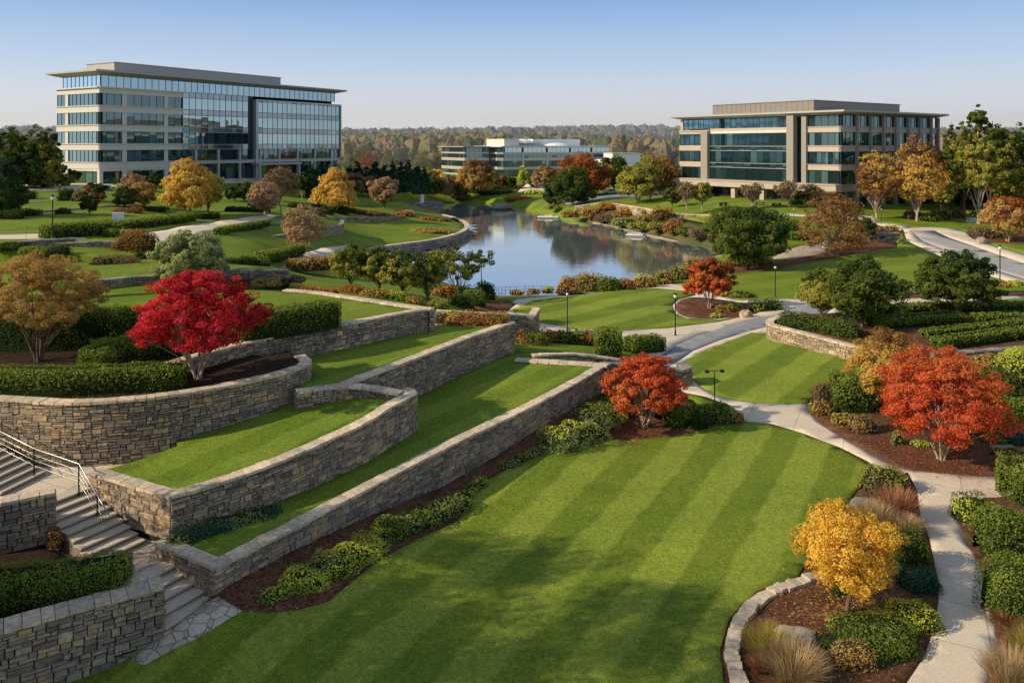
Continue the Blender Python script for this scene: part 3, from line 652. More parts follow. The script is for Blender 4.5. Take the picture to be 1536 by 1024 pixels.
# short back wall from the round wall to the curved wall end
wall('low_wall', 'short low stone wall closing the narrow grass terrace beside the rounded wall', [[W(446,587,ZD), W(500,580,ZD-.03), W(530,579,4.6), W(565,583,4.45), W(598,590,4.32)]], 3.6, seed=15, thick=0.6)
wall('low_wall', 'low stone coping wall closing the far end of the long grass terrace', [[W(775,536,2.62), W(850,541,2.62), W(912,545,2.63)]], 1.2, seed=16, side=1, thick=0.7)
wall('low_wall', 'stone wall end behind the orange tree, near the twin headed lamp', [[(6.9,56.6,2.6),(9.5,58.5,1.9),(12.6,59.3,1.35)], [(12.6,59.3,1.35),(13.6,60.2,1.35),(13.2,61.3,1.35)]], 0.0, seed=17, cop='coping_grey', thick=0.7)
wall('low_wall', 'stone wall behind the rust coloured shrubs where the terraces end at the path', [[W(655,466,4.75), W(730,470,4.4), W(790,472,3.9), W(801,474,3.8)], [W(801,474,3.8),(2.4,70.5,3.7)]], lambda x, y: terr(x,y)-0.3 if False else 0.6, seed=18, cop='coping')
wall('low_wall', 'thin stone coping in front of the two green box shrubs at the terrace end', [[W(800,532,2.9), W(860,530,2.6), W(905,535,2.2), W(945,542,1.7)]], 1.2, seed=19, thick=0.4, sc=0.8)
# lower-left walls
h0, h1, h2 = W(-60,961,ZH), W(246,877,ZH), W(190,853,ZH)
wall('retaining_wall', 'stone wall at the bottom left corner below the dark clipped hedge', [[(-24,22.7,ZH), h0, h1], [(h1[0]+S_S[0]*0.85, h1[1]+S_S[1]*0.85, ZH), h2]], lambda x, y: terr(x,y)-0.1, seed=21, thick=0.75)
wall('stair_wall', 'stone wall left of the stairs, behind the bottom left hedge', [[(-27,31.2,3.3), W(0,754,3.3), W(83,737,3.3)]], 0.9, seed=22, thick=0.7)
# terrace M and other walls
wall('retaining_wall', 'warm tan stone wall beyond the round second lawn, below dark shrubs', [cat([W(1165,472,1.55),W(1150,484,1.5), W(1200,498,1.45), W(1285,520,1.4),W(1330,528,1.35)],3)], -0.1, seed=23, stone='stone_tan', thick=0.6, cop='coping')
wall('retaining_wall', 'dark stone wall at the right edge behind the red-orange tree', [[W(1400,530,1.4), W(1470,526,1.6), W(1700,508,1.7)]], 0.0, seed=24, cop='coping_grey')
wall('retaining_wall', 'far left stone wall behind the tan tree, below the lamp lawn', [[W(-90,374,8.2), W(30,368,8.3), W(100,364,8.4), W(196,361,8.4)], [W(196,361,8.4), W(205,350,8.4)]], 6.7, seed=25, cop='coping_grey')
wall('low_wall', 'small stone step wall beneath the far left lamp post', [[W(28,362,8.75), W(75,359,8.75), W(113,357,8.75)]], 7.9, seed=26, cop='coping_grey')
wall('retaining_wall', 'curved dark stone wall below the far lawn, left of the bare pinkish tree', [cat([W(318,344,6.3), W(360,341,6.2), W(420,334,6.1), W(470,330,6.0)],3)], lambda x, y: terr(x,y)-0.3, seed=27, cop='coping_grey', thick=0.6)
wall('retaining_wall', 'second dark stone wall curving beside the bare pinkish tree to the shore lawn', [cat([W(395,356,5.3), W(440,349,5.2), W(490,341,4.9), W(513,336,4.6), W(516,330,4.5)],3)], lambda x, y: terr(x,y)-0.6, seed=28, cop='coping_grey', thick=0.6)
_sw = cat(WATER,3,True)[30:49]; _sw = inset(_sw, -0.25)
wall('shore_wall', 'grey stone wall along the left shore of the pond around the pale lawn', [[(q[0], q[1], 0.75-0.35*i/18) for i, q in enumerate(_sw)]], -1.2, seed=29, stone='rock', cop='coping', thick=1.0, sc=1.5)
wall('low_wall', 'long tan stone wall above the right bank of the pond', [cat([W(862,309,2.2),W(905,304,3.3),W(960,311,3.4),W(1010,320,3.2),W(1090,323,3.2)],3)], lambda x, y: terr(x,y)-0.2, seed=30, stone='stone_tan', thick=0.8, sc=1.5)
wall('low_wall', 'dark stone wall beside the driveway, right of the bare brown tree', [[W(1303,352,2.6), W(1325,350,2.9), W(1350,349,2.9)]], lambda x, y: terr(x,y)-0.2, seed=31, cop='coping_grey', sc=1.3, thick=1.2)
wall('retaining_wall', 'upper dark stone wall below the left office plaza', [[W(-60,292,9.9), W(40,288,9.9), W(160,284,9.9), W(168,282,9.9)]], 8.5, seed=32, cop='coping_grey', sc=1.4)
wall('retaining_wall', 'middle dark stone wall below the left office plaza', [[W(20,305,9.3), W(90,301,9.3), W(135,300,9.3)]], 8.2, seed=33, cop='coping_grey', sc=1.4)
wall('retaining_wall', 'lowest dark stone wall below the left office plaza, by small dark trees', [[W(25,318,8.9), W(110,313,8.9), W(165,308,8.9), W(215,308,8.7)]], 7.9, seed=34, cop='coping_grey', sc=1.4)
wall('low_wall', 'low far stone wall in front of the tall golden tree by the pond', [[W(440,330,4.9), W(520,325,3.9), W(610,324,2.3)]], lambda x, y: terr(x,y)-0.3, seed=35, cop='coping_grey', sc=1.4)
wall('shore_wall', 'rocky stone wall at the far inlet of the pond by the white pillar', [cat([W(585,318,1.2),W(600,309,1.4),W(625,303,1.0),W(665,302,0.4)],3)], -1.2, seed=36, stone='rock', cop='coping_grey', sc=2, thick=1.5)

# edging stones of the yellow tree bed
eg = cat([hit(a,b)[:2] for a,b in [(1228,862),(1200,868),(1165,880),(1132,897),(1108,922),(1092,952),(1088,985),(1097,1020),(1112,1060)]], 6)
rg = random.Random(8); mb = MB(); S_ = [0]
for a, b in zip(eg[:-1], eg[1:]): S_.append(S_[-1]+math.hypot(b[0]-a[0], b[1]-a[1]))
ex = np.array(eg); s = 0
while s < S_[-1]:
    s1 = min(S_[-1], s+rg.uniform(0.3,0.62)); r = rg.random(); pb = []; pt = []
    h = rg.uniform(0.13,0.22)
    for ss_, o in ((s+0.02,-0.05),(s1-0.02,-0.05),(s1-0.02,0.5),(s+0.02,0.5)):
        c = np.array([np.interp(ss_, S_, ex[:,0]), np.interp(ss_, S_, ex[:,1])]); c2 = np.array([np.interp(ss_+0.1, S_, ex[:,0]), np.interp(ss_+0.1, S_, ex[:,1])]) - np.array([np.interp(ss_-0.1, S_, ex[:,0]), np.interp(ss_-0.1, S_, ex[:,1])])
        c2 /= np.hypot(*c2)+1e-6; nn = np.array([-c2[1], c2[0]]); q = c+nn*(o+rg.uniform(-0.05,0.05))
        pb.append((q[0], q[1], -0.05)); pt.append((q[0]-nn[0]*(0.03 if o > 0 else -0.03), q[1]-nn[1]*(0.03 if o > 0 else -0.03), h+rg.uniform(-0.03,0.03)))
    mb.hexa(pb+pt, r); s = s1
o0 = eg[0]; mb.v = [(a-o0[0], b-o0[1], c) for a,b,c in mb.v]
tag(mb.build('stone_edging', M['coping'], loc=(o0[0],o0[1],0)), 'curved edging of flat grey stones around the yellow tree bed', 'stone edging')

# ------------------------------------------------------------------ stairs
def flight(label, n, s0, tread, z0, w0, w1, rise=0.17, dirs=None, org=None):
    root = empty('stone_stairs', SW(s0, 0, z0) if org is None else (*org, z0)); off = Vector(root.location)
    ds, dw = (S_S, S_W) if dirs is None else dirs
    ox, oy = (S_O[0]+S_S[0]*s0, S_O[1]+S_S[1]*s0) if org is None else org
    def Q(s, w, z): return (ox+ds[0]*s+dw[0]*w-off.x, oy+ds[1]*s+dw[1]*w-off.y, z-off.z)
    for i in range(n):
        a, b = i*tread, n*tread+0.15 if i == n-1 else (i+1)*tread+0.1
        zt = z0+(i+1)*rise; mb = MB(); mb.cur = 1
        # riser body and projecting tread slab
        for (sa, sb, za, zb_, ww) in ((a+0.05, b, z0-0.3, zt-0.07, 0), (a, b, zt-0.07, zt, 0.0)):
            mb.cur = 1 if za < zt-0.1 else 0
            mb.hexa([Q(sa,w0-ww,za),Q(sa,w1+ww,za),Q(sb,w1+ww,za),Q(sb,w0-ww,za),Q(sa,w0-ww,zb_),Q(sa,w1+ww,zb_),Q(sb,w1+ww,zb_),Q(sb,w0-ww,zb_)][::-1][4:]+[Q(sa,w0-ww,za),Q(sa,w1+ww,za),Q(sb,w1+ww,za),Q(sb,w0-ww,za)][::-1] if False else
                    [Q(sa,w0,za),Q(sa,w1,za),Q(sb,w1,za),Q(sb,w0,za),Q(sa,w0,zb_),Q(sa,w1,zb_),Q(sb,w1,zb_),Q(sb,w0,zb_)], 0.5)
        mb.build('step', [M['concrete_dark'], M['riser']], root)
    tag(root, label, 'stairs', 'flights of the garden stairs')
flight('lowest flight of stone stairs rising from the flagstones by the great lawn', 5, 0, 0.6, 0.0, -2.35, 0.05)
flight('middle flight of stone stairs with the handrail beside the corner wall', 9, 5.1, 0.5, 0.84, -1.9, 0.35)
flight('upper flight of stone stairs at the left edge below the rounded wall', 9, 0, 0.45, 2.37, -2.3, 0.15, dirs=((-0.97,0.24),(0.24,0.97)), org=(-22.2,37.9))

# handrail
RR = 0.026
rail = empty('handrail', SW(5.0,-0.2,1.0)); off = Vector(rail.location)
def zst(s): return 0.84+max(0, min(9, (s-5.1)/0.5+1))*0.17
posts = [W(146,792,1.15), SW(9.1,-0.2,2.3), (-22.4,37.5,2.45)]
pt = [(posts[0][0],posts[0][1],posts[0][2]+1.45), (posts[1][0],posts[1][1],posts[1][2]+1.35), (posts[2][0],posts[2][1],posts[2][2]+1.35), (-28,38.7,5.8)]
dv = Vector(pt[0])-Vector(pt[1]); start = Vector(pt[0])+dv*0.62
for p, t in zip(posts, pt):
    mb = MB(); mb.tube([Vector(p)-off-Vector((0,0,0.1)), Vector(t)-off], 0.035, 8); mb.lathe([(0.09,0),(0.09,0.03),(0.04,0.04)], tuple(Vector(p)-off+Vector((0,0,0.02)))); mb.build('post', M['black_metal'], rail)
mb = MB(); mb.tube([start-off]+[Vector(q)-off for q in pt], RR, 8); mb.build('top_rail', M['steel'], rail, smooth=True)
for k in (0.3, 0.55, 0.8):
    mb = MB(); mb.tube([start-off-Vector((0,0,k))]+[Vector(q)-off-Vector((0,0,k)) for q in pt], 0.012, 6); mb.build('lower_rail', M['steel'], rail, smooth=True)
tag(rail, 'steel handrail with dark posts going up the garden stairs', 'handrail')
# ------------------------------------------------------------------ office buildings
M['glass_sp'] = m_glass('spandrel_glass', (0.62,0.76,0.84), (0.05,0.07,0.085), 0.42, 0.08)
class Frame:
    """local frame of a facade: s along the wall, d outward, z up"""
    def __init__(f, c0, u, n): f.c = Vector((c0[0],c0[1],0)); f.u = Vector((*u,0)).normalized(); f.n = Vector((*n,0)).normalized(); f.flip = f.u.cross(f.n).z > 0
    def p(f, s, d, z): v = f.c + f.u*s + f.n*d; return (v.x, v.y, z)
def fbox(mb, fr, s0, s1, d0, d1, z0, z1, r=None):
    if s1 < s0: s0, s1 = s1, s0
    pts = [fr.p(s0,d0,z0), fr.p(s1,d0,z0), fr.p(s1,d1,z0), fr.p(s0,d1,z0)]
    if not fr.flip: pts = pts[::-1]
    mb.hexa(pts+[(a,b,z1) for a,b,_ in pts], r)
class Bldg:
    def __init__(b, name, label, loc, group=None):
        b.root = empty(name, loc); b.off = Vector(loc); tag(b.root, label, 'office building', group); b.rg = random.Random(hash(label) % 1000 if False else len(label))
    def done(b, mb, name, mats, parent=None):
        if not mb.v: return None
        par = parent if parent is not None else b.root
        mb.v = [(x-b.off.x, y-b.off.y, z-b.off.z) for x,y,z in mb.v]
        return mb.build(name, mats, par)
    def window(b, fr, s0, s1, z0, z1, d=0.0, pane=1.7, glass='glass', name='window', trans=None, frame=0.07, parent=None, rows=None, blinds=0.0):
        """glazed band with individual panes, mullions, head and sill rails"""
        mb = MB(); L = abs(s1-s0); n = max(1, int(round(L/pane))); sa, sb = min(s0,s1), max(s0,s1); w = L/n
        zs = [z0, z1] if rows is None else [z0]+list(rows)+[z1]
        mb.cur = 0
        for i in range(n):
            for k in range(len(zs)-1):
                t = b.rg.uniform(-0.012,0.012); t2 = b.rg.uniform(-0.012,0.012); r = b.rg.random()
                a0, a1 = sa+i*w+frame/2, sa+(i+1)*w-frame/2
                q = [fr.p(a0,d+t,zs[k]+frame/2), fr.p(a1,d-t,zs[k]+frame/2), fr.p(a1,d-t+t2,zs[k+1]-frame/2), fr.p(a0,d+t+t2,zs[k+1]-frame/2)]
                if not fr.flip: pass
                mb.quad(*q, r=r)
        mb.cur = 1
        for i in range(n+1): fbox(mb, fr, sa+i*w-frame/2, sa+i*w+frame/2, d-0.06, d+0.07, z0, z1, 0.5)
        for z in zs: fbox(mb, fr, sa, sb, d-0.05, d+0.05, z-frame/2, z+frame/2, 0.5)
        mb.cur = 2
        fbox(mb, fr, sa, sb, d-0.5, d-0.3, z0, z1, 0.5)
        return b.done(mb, name, [M[glass], M['mullion'], M['inside']], parent)
    def boxes(b, name, mat, fr, lst, parent=None):
        mb = MB()
        for q in lst: fbox(mb, fr, *q)
        return b.done(mb, name, M[mat], parent)
def wedge_roof(b, corners, z_in, z_edge, z_top, over, name='roof', mat='roof', ctr=None):
    """slab with a tapered eave: corners ccw (x,y) of the wall line"""
    c = np.array(corners, float); m = c.mean(0); out = []
    n = len(c)
    for i in range(n):
        p0, p1, p2 = c[i-1], c[i], c[(i+1) % n]
        d1 = (p1-p0)/np.hypot(*(p1-p0)); d2 = (p2-p1)/np.hypot(*(p2-p1)); n1 = np.array([d1[1],-d1[0]]); n2 = np.array([d2[1],-d2[0]])
        out.append(p1+(n1+n2)/(1+n1@n2)*over)
    mb = MB(); o = [tuple(q) for q in out]; k = [tuple(q) for q in c]
    for i in range(n):
        j = (i+1) % n
        mb.quad((*o[i],z_edge),(*o[j],z_edge),(*o[j],z_top),(*o[i],z_top), 0.5)
        mb.quad((*k[i],z_in),(*k[j],z_in),(*o[j],z_edge),(*o[i],z_edge), 0.5)
    if n == 4:
        mb.quad(*[(*q,z_top) for q in o], r=0.5); mb.quad(*[(*q,z_in) for q in k[::-1]], r=0.5)
    return b.done(mb, name, M[mat])

# ---- left office building
B = Bldg('office_building', 'six storey glass and pale stone office block with flat overhanging roof, on the left', (-89.0,172.6,9.4))
cL = (-89.0,172.6); uL = (0.515,0.857); vL = (-0.857,0.515)
FL = Frame(cL, uL, (0.857,-0.515)); FS = Frame(cL, vL, (-0.515,-0.857))
LEN, DEP = 73.9, 16.5
def inner(b, fr, s0, s1, dep, z0, z1, name='core', mat='inside'): return b.boxes(name, mat, fr, [(s0+0.9,s1-0.9,-dep+0.9,-1.6,z0,z1)])
inner(B, FL, 0.65, LEN-0.65, DEP-0.65, 9.0, 33.0)
fl = [(12.85,14.35,16.95),(16.95,18.4,21.05),(21.05,22.5,25.2),(25.2,26.7,29.3)]  # spandrel bottom, window bottom, window top
for (z0, z1, z2) in fl:
    for a, b2 in ((0,5.3),(6.4,15.8),(16.8,20.7)): B.window(FL, a, b2, z1, z2, -0.25, 1.75)
    for a, b2 in ((0,12.0),(13.1,16.5)): B.window(FS, a, b2, z1, z2, -0.25, 1.6)
    for fr, L in ((FL, 20.7), (FS, DEP)):
        B.boxes('spandrel_band', 'bldg', fr, [(0.0 if fr is FL else 0.004, L,-0.55,0.0,z0,z1), (0,L,-0.5,0.22,z1-0.18,z1), (0,L,-0.5,0.12,z0,z0+0.16)])
for a, b2 in ((5.3,6.4),(15.8,16.8)): B.boxes('pier', 'bldg', FL, [(a,b2,-0.5,-0.06,9.2,29.3)])
B.boxes('pier', 'bldg', FS, [(12.0,13.1,-0.5,-0.06,9.2,29.3)])
for fr, L in ((FL, 20.9), (FS, DEP)): B.boxes('parapet_band', 'bldg', fr, [(-0.0,L,-0.5,0.05,29.3,30.7),(-0.06,L,-0.5,0.5,30.45,30.72)])
B.window(FL, 0.8, LEN-1.2, 30.75, 33.2, -0.7, 1.76, 'glass_blue', 'upper_glazing')
B.window(FS, 0.8, DEP-1.5, 30.75, 33.2, -0.7, 1.6, 'glass_blue', 'upper_glazing')
# ground floor
B.window(FL, 0.8, 20.4, 9.5, 12.4, -0.6, 2.6, name='ground_glazing'); B.window(FS, 0.8, 11.6, 9.5, 12.4, -0.6, 2.6, name='ground_glazing')
B.boxes('ground_wall', 'bldg', FL, [(0,0.8,-0.5,0.02,9.2,12.85),(5.3,6.4,-0.5,0.02,9.2,12.85),(15.8,16.8,-0.5,0.02,9.2,12.85),(0,20.7,-0.55,0.0,12.35,12.85)])
B.boxes('ground_wall', 'bldg', FS, [(0.003,0.8,-0.5,0.02,9.2,12.85),(12.0,16.5,-0.5,0.0,9.2,12.85),(0.0,12.0,-0.55,0.0,12.35,12.85)])
# curtain wall left section, floor by floor
cz = [16.95,18.35,21.05,22.45,25.2,26.6,29.3,30.7]
for i in range(0, 7):
    z0, z1 = cz[i], cz[i+1]; low = i % 2 == 1
    if low: B.window(FL, 20.7, 40.2, z0, z1, 0.0, 1.76, 'glass_blue', 'curtain_glazing')
    else: 
        B.window(FL, 20.7, 40.2, z0, z1, 0.0, 1.76, 'glass_sp', 'spandrel_glazing'); B.boxes('glazing_rail', 'spandrel', FL, [(20.7,40.2,-0.1,0.1,z0+0.05,z0+0.14),(20.7,40.2,-0.1,0.1,z1-0.2,z1-0.12)])
B.boxes('recess', 'mullion', FL, [(40.2,42.2,-0.6,-0.5,9.5,30.7)])
B.boxes('fin', 'spandrel', FL, [(42.2,43.0,-0.5,0.7,9.5,29.9),(42.2,LEN+0.2,-0.2,0.75,29.55,29.95),(LEN-0.1,LEN+0.2,-0.4,0.7,14.0,29.6)])
for i in range(0, 6):
    z0, z1 = cz[i], cz[i+1]
    if i % 2 == 1: B.window(FL, 43.0, LEN-0.1, z0, z1, 0.3, 1.76, 'glass_blue', 'curtain_glazing')
    else: B.window(FL, 43.0, LEN-0.1, z0, z1, 0.3, 1.76, 'glass_sp', 'spandrel_glazing'); B.boxes('glazing_rail', 'spandrel', FL, [(43,LEN-0.1,0,0.4,z0+0.05,z0+0.16),(43,LEN-0.1,0,0.4,z1-0.2,z1-0.1)])
B.window(FL, 43.0, LEN-0.1, 29.3, 29.55, 0.3, 1.76, 'glass_blue', 'curtain_glazing')
B.window(FL, 20.7, LEN-0.2, 14.3, 16.95, -0.1, 1.76, 'glass', 'lower_glazing')
B.boxes('lower_band', 'spandrel', FL, [(20.7,LEN,-0.5,0.35,13.5,14.3),(20.7,LEN,-0.5,0.6,14.15,14.3)])
for a in range(8): B.boxes('column', 'spandrel', FL, [(24+a*6.6,24.5+a*6.6,-0.2,0.3,9.2,16.9)])
B.window(FL, 20.7, LEN-0.2, 9.5, 13.5, -0.9, 2.2, 'glass', 'ground_glazing', rows=[12.3])
B.boxes('plinth', 'bldg', FL, [(0.3,LEN-0.3,-DEP+1,-0.75,4.5,9.5)]); B.boxes('canopy', 'spandrel', FL, [(41,56,0.3,3.2,12.9,13.3),(41.3,41.8,2.5,3.0,9.2,12.9),(55,55.5,2.5,3.0,9.2,12.9)])
cs = [FL.p(0.6,-0.6,0)[:2], FL.p(LEN-1.0,-0.6,0)[:2], FL.p(LEN-1.0,-DEP+1.2,0)[:2], FL.p(0.6,-DEP+1.2,0)[:2]]
wedge_roof(B, cs, 33.2, 33.85, 34.25, 2.4)
B.boxes('penthouse', 'roof', FL, [(5.3,54,-13.5,-3.0,34.3,36.5),(5.1,54.2,-13.7,-2.8,36.5,36.65)])

# ---- right office building
B = Bldg('office_building', 'five storey sandstone and glass office block with wide flat eaves, on the right', (71,172.6,4.3))
cR = (71.0,172.6); uR = (-0.577,0.817); wR = (0.817,0.577)
FA = Frame(cR, uR, (-0.817,-0.577)); FB = Frame(cR, wR, (0.577,-0.817))
LA, LB = 46.4, 40.7
inner(B, FA, 0.65, LA-0.65, LB-0.65, 4.4, 24.3)
rf = [(12.4,12.55,12.55),]
Z = [(9.5,9.6,12.4),(12.5,13.8,16.5),(16.6,17.95,20.8),(20.85,22.15,24.5)]   # band bottom, glass bottom, glass top
# bays 0..8.3 masonry
for i, (zb, z0, z1) in enumerate(Z):
    B.window(FA, 0.0 if i < 3 else 0.0, 8.2, z0, z1, -0.25, 1.65)
    if i > 0:
        B.boxes('spandrel_band', 'bldg2', FA, [(0.0,8.3,-0.55,0.0,zb,z0),(0,8.3,-0.5,0.15,zb,zb+0.12),(0,8.3,-0.5,0.2,z0-0.14,z0)])
        B.boxes('spandrel_band', 'bldg2', FB, [(0.0,LB,-0.55,0.003,zb,z0),(0,LB,-0.5,0.18,z0-0.14,z0)])
    if i < 3: B.boxes('spandrel_band', 'bldg2', FA, [(38.4,LA,-0.5,0.3,Z[i+1][0],Z[i+1][1]-(0.3 if i == 2 else 0))]); B.window(FA, 38.4, LA-(0.8 if i == 0 else 0.1), z0, z1, 0.0, 1.7)
    bays = [0]+[5.8+5.27*k for k in range(7)]
    for a, b2 in zip(bays[:-1], bays[1:]):
        B.window(FB, a+(0.25 if a else 0), b2-0.25, z0, z1, -0.12, 1.6)
for k in range(7): B.boxes('column', 'pier', FB, [(5.8+5.27*k-0.3,5.8+5.27*k+0.3,-0.4,0.5,4.2,24.7)])
B.boxes('column', 'pier', FB, [(LB-0.5,LB+0.2,-0.4,0.55,4.2,24.7)])
B.boxes('pier', 'pier', FA, [(8.3,9.5,-0.5,0.5,9.5,24.6)]); B.boxes('pier', 'pier', FA, [(11.2,13.0,-0.5,1.1,9.5,24.9)])
B.boxes('pier', 'pier', FA, [(36.3,38.4,-0.5,1.1,9.5,21.6)]); B.boxes('pier', 'bldg2', FA, [(LA-0.8,LA,-0.5,0.3,9.5,12.5)]); B.boxes('pier', 'bldg2', FA, [(LA-0.9,LA-0.1,-0.9,-0.1,21.0,24.6)])
B.boxes('block_top', 'bldg2', FA, [(36.2,LA+0.05,-0.5,0.5,21.5,21.85)])
B.window(FA, 9.5, 11.2, 9.6, 24.4, -0.9, 1.7, rows=[12.4,13.8,16.5,17.9,20.8,22.1])
B.window(FA, 13.0, LA-0.9, 22.15, 24.5, -0.3, 1.75, 'glass_blue', 'upper_glazing')
B.boxes('spandrel_band', 'bldg2', FA, [(13.0,36.3,-0.5,0.05,21.45,22.15)])
for z0, z1, rows in ((9.6,12.4,None),(12.4,13.9,[13.0]),(13.9,16.5,None),(16.5,17.95,[17.1]),(17.95,20.9,None)):
    B.window(FA, 13.0, 36.3, z0, z1, 0.0, 1.75, 'glass', 'curtain_glazing', rows=rows)
B.boxes('spandrel_band', 'bldg', FA, [(13,36.3,-0.4,0.12,20.9,21.5)])
for z in (12.5,13.6,16.6,17.7): B.boxes('glazing_rail', 'spandrel', FA, [(13,36.3,0.05,0.3,z,z+0.14)])
B.boxes('podium_slab', 'bldg2', FA, [(-0.3,LA+4,-4,2.4,7.9,9.5),(-0.3,LA+4,-4,2.6,9.3,9.55)])
B.boxes('podium_slab', 'bldg2', FB, [(-0.3,LB,-4,0.3,7.9,9.5)])
for k in range(6): B.boxes('column', 'bldg2', FA, [(2+k*8.4,3.2+k*8.4,0.4,1.6,4.2,7.9)])
B.window(FA, 0.5, LA-0.5, 4.6, 7.9, -1.6, 2.8, 'glass', 'ground_glazing')
B.window(FB, 0.5, LB-0.5, 4.6, 7.9, -0.8, 2.8, 'glass', 'ground_glazing')
cs = [FA.p(0.6,-0.6,0)[:2], FB.p(LB-0.6,-0.6,0)[:2], FA.p(LA-0.6,-LB+0.6,0)[:2], FA.p(LA-0.6,-0.6,0)[:2]]
wedge_roof(B, cs, 24.6, 25.2, 25.6, 2.5)
B.boxes('penthouse', 'roofdark', FA, [(8,37,-38,-2.0,25.6,28.1),(7.8,37.2,-38.2,-1.8,28.1,28.25)] + [(8+k*1.45-0.05,8+k*1.45+0.05,-2.0,-1.94,25.7,28.05) for k in range(21)])

# ---- far middle building
B = Bldg('office_building', 'long low white and glass office block across the pond, far away in the middle', (-3.9,358,3.6))
cM = (-3.9,358.0); F1 = Frame(cM, (-0.47,0.88), (-0.88,-0.47)); F2 = Frame(cM, (0.88,0.47), (0.47,-0.88))
inner(B, F2, 0.65, 57.5, 24, 3.6, 16.6)
for i, (zb, z0, z1) in enumerate(((3.8,3.9,6.9),(7.0,8.2,10.9),(11.0,12.3,14.0),(14.0,14.8,17.0))):
    B.window(F1, 0, 25, z0, z1, -0.1 if i < 3 else -0.4, 2.4)
    for a, b2 in ((0.2,9.6),(10.6,22.4),(23.4,35),(36,47),(48,58)): B.window(F2, a, b2, z0, z1, -0.1 if i < 3 else -0.5, 2.4, 'glass' if i < 3 else 'glass_blue')
    if 0 < i: B.boxes('spandrel_band', 'bldg', F1, [(6,25,-0.5,0.15,zb,z0)]); B.boxes('spandrel_band', 'bldg', F2, [(9.6,58,-0.5,0.15,zb,z0)]); B.boxes('spandrel_band', 'spandrel', F2, [(0,9.6,-0.5,-0.02,zb,z0)]); B.boxes('spandrel_band', 'spandrel', F1, [(0,6,-0.5,-0.02,zb,z0)])
for a in (9.6,22.4,35,47): B.boxes('pier', 'bldg', F2, [(a,a+1,-0.5,0.2,3.8,14.0)])
cs = [F2.p(0.3,-0.3,0)[:2], F2.p(58,-0.3,0)[:2], F2.p(58,-25,0)[:2], F1.p(25,-0.3,0)[:2]]
wedge_roof(B, cs, 17.0, 17.3, 17.7, 2.2, mat='white')
B.boxes('penthouse', 'bldg', F1, [(2,20,-9,-1.5,17.6,20.9)]); B.boxes('penthouse', 'white', F2, [(18,44,-18,-5,17.6,20.8)]); B.boxes('penthouse', 'roof', F2, [(8,22,-9,-3,17.6,19.0)])
mb = MB(); c = F2.p(13,-6,19.0); mb.lathe([(0.01,2.0),(2.5,1.7),(4.5,0.9),(5.0,0.0)], c, 20); B.done(mb, 'roof_dome', M['white'])
mb = MB(); c = F2.p(30,-5,17.7); mb.lathe([(0.01,1.6),(3,1.4),(6,0.7),(7,0.0)], c, 20); B.done(mb, 'roof_dome', M['white'])
# wing
cW = (-21.2,361.0); F3 = Frame(cW, (-0.47,0.88), (-0.88,-0.47)); F4 = Frame(cW, (0.88,0.47), (0.47,-0.88))
B.boxes('wing_core', 'inside', F4, [(0.6,12,-26,-0.6,3.6,16.8)])
for i, (zb, z0, z1) in enumerate(((3.8,5.2,7.0),(7.0,8.4,10.9),(11.0,12.3,14.2),(14.2,14.9,16.9))):
    for a, b2 in ((0,8),(9,17),(18,26.5)): B.window(F3, a, b2, z0, z1, -0.2, 2.6)
    B.window(F4, 0, 12, z0, z1, -0.2, 2.4)
    B.boxes('spandrel_band', 'bldg2', F3, [(0,26.5,-0.5,0.2,zb,z0)]); B.boxes('spandrel_band', 'bldg', F4, [(0,12,-0.5,0.15,zb,z0)])
cs = [F4.p(0.3,-0.3,0)[:2], F4.p(12,-0.3,0)[:2], F3.p(26.5,-12,0)[:2], F3.p(26.5,-0.3,0)[:2]]
wedge_roof(B, cs, 16.9, 17.2, 17.6, 2.0, name='wing_roof', mat='roof')
B2 = Bldg('utility_building', 'plain white windowless box building right of the far middle office', (46,366,3.6)); B2.root['category'] = 'building'
FU = Frame((46.0,366.0), (0.95,0.3), (0.3,-0.95)); B2.boxes('walls', 'white', FU, [(0,14,-10,0,3.4,14.0)]); B2.boxes('parapet', 'bldg', FU, [(-0.15,14.15,-10.15,0.15,14.0,14.5)]); B2.boxes('wall_annex', 'white', FU, [(-5,0,-9,-1,3.4,11.5)])

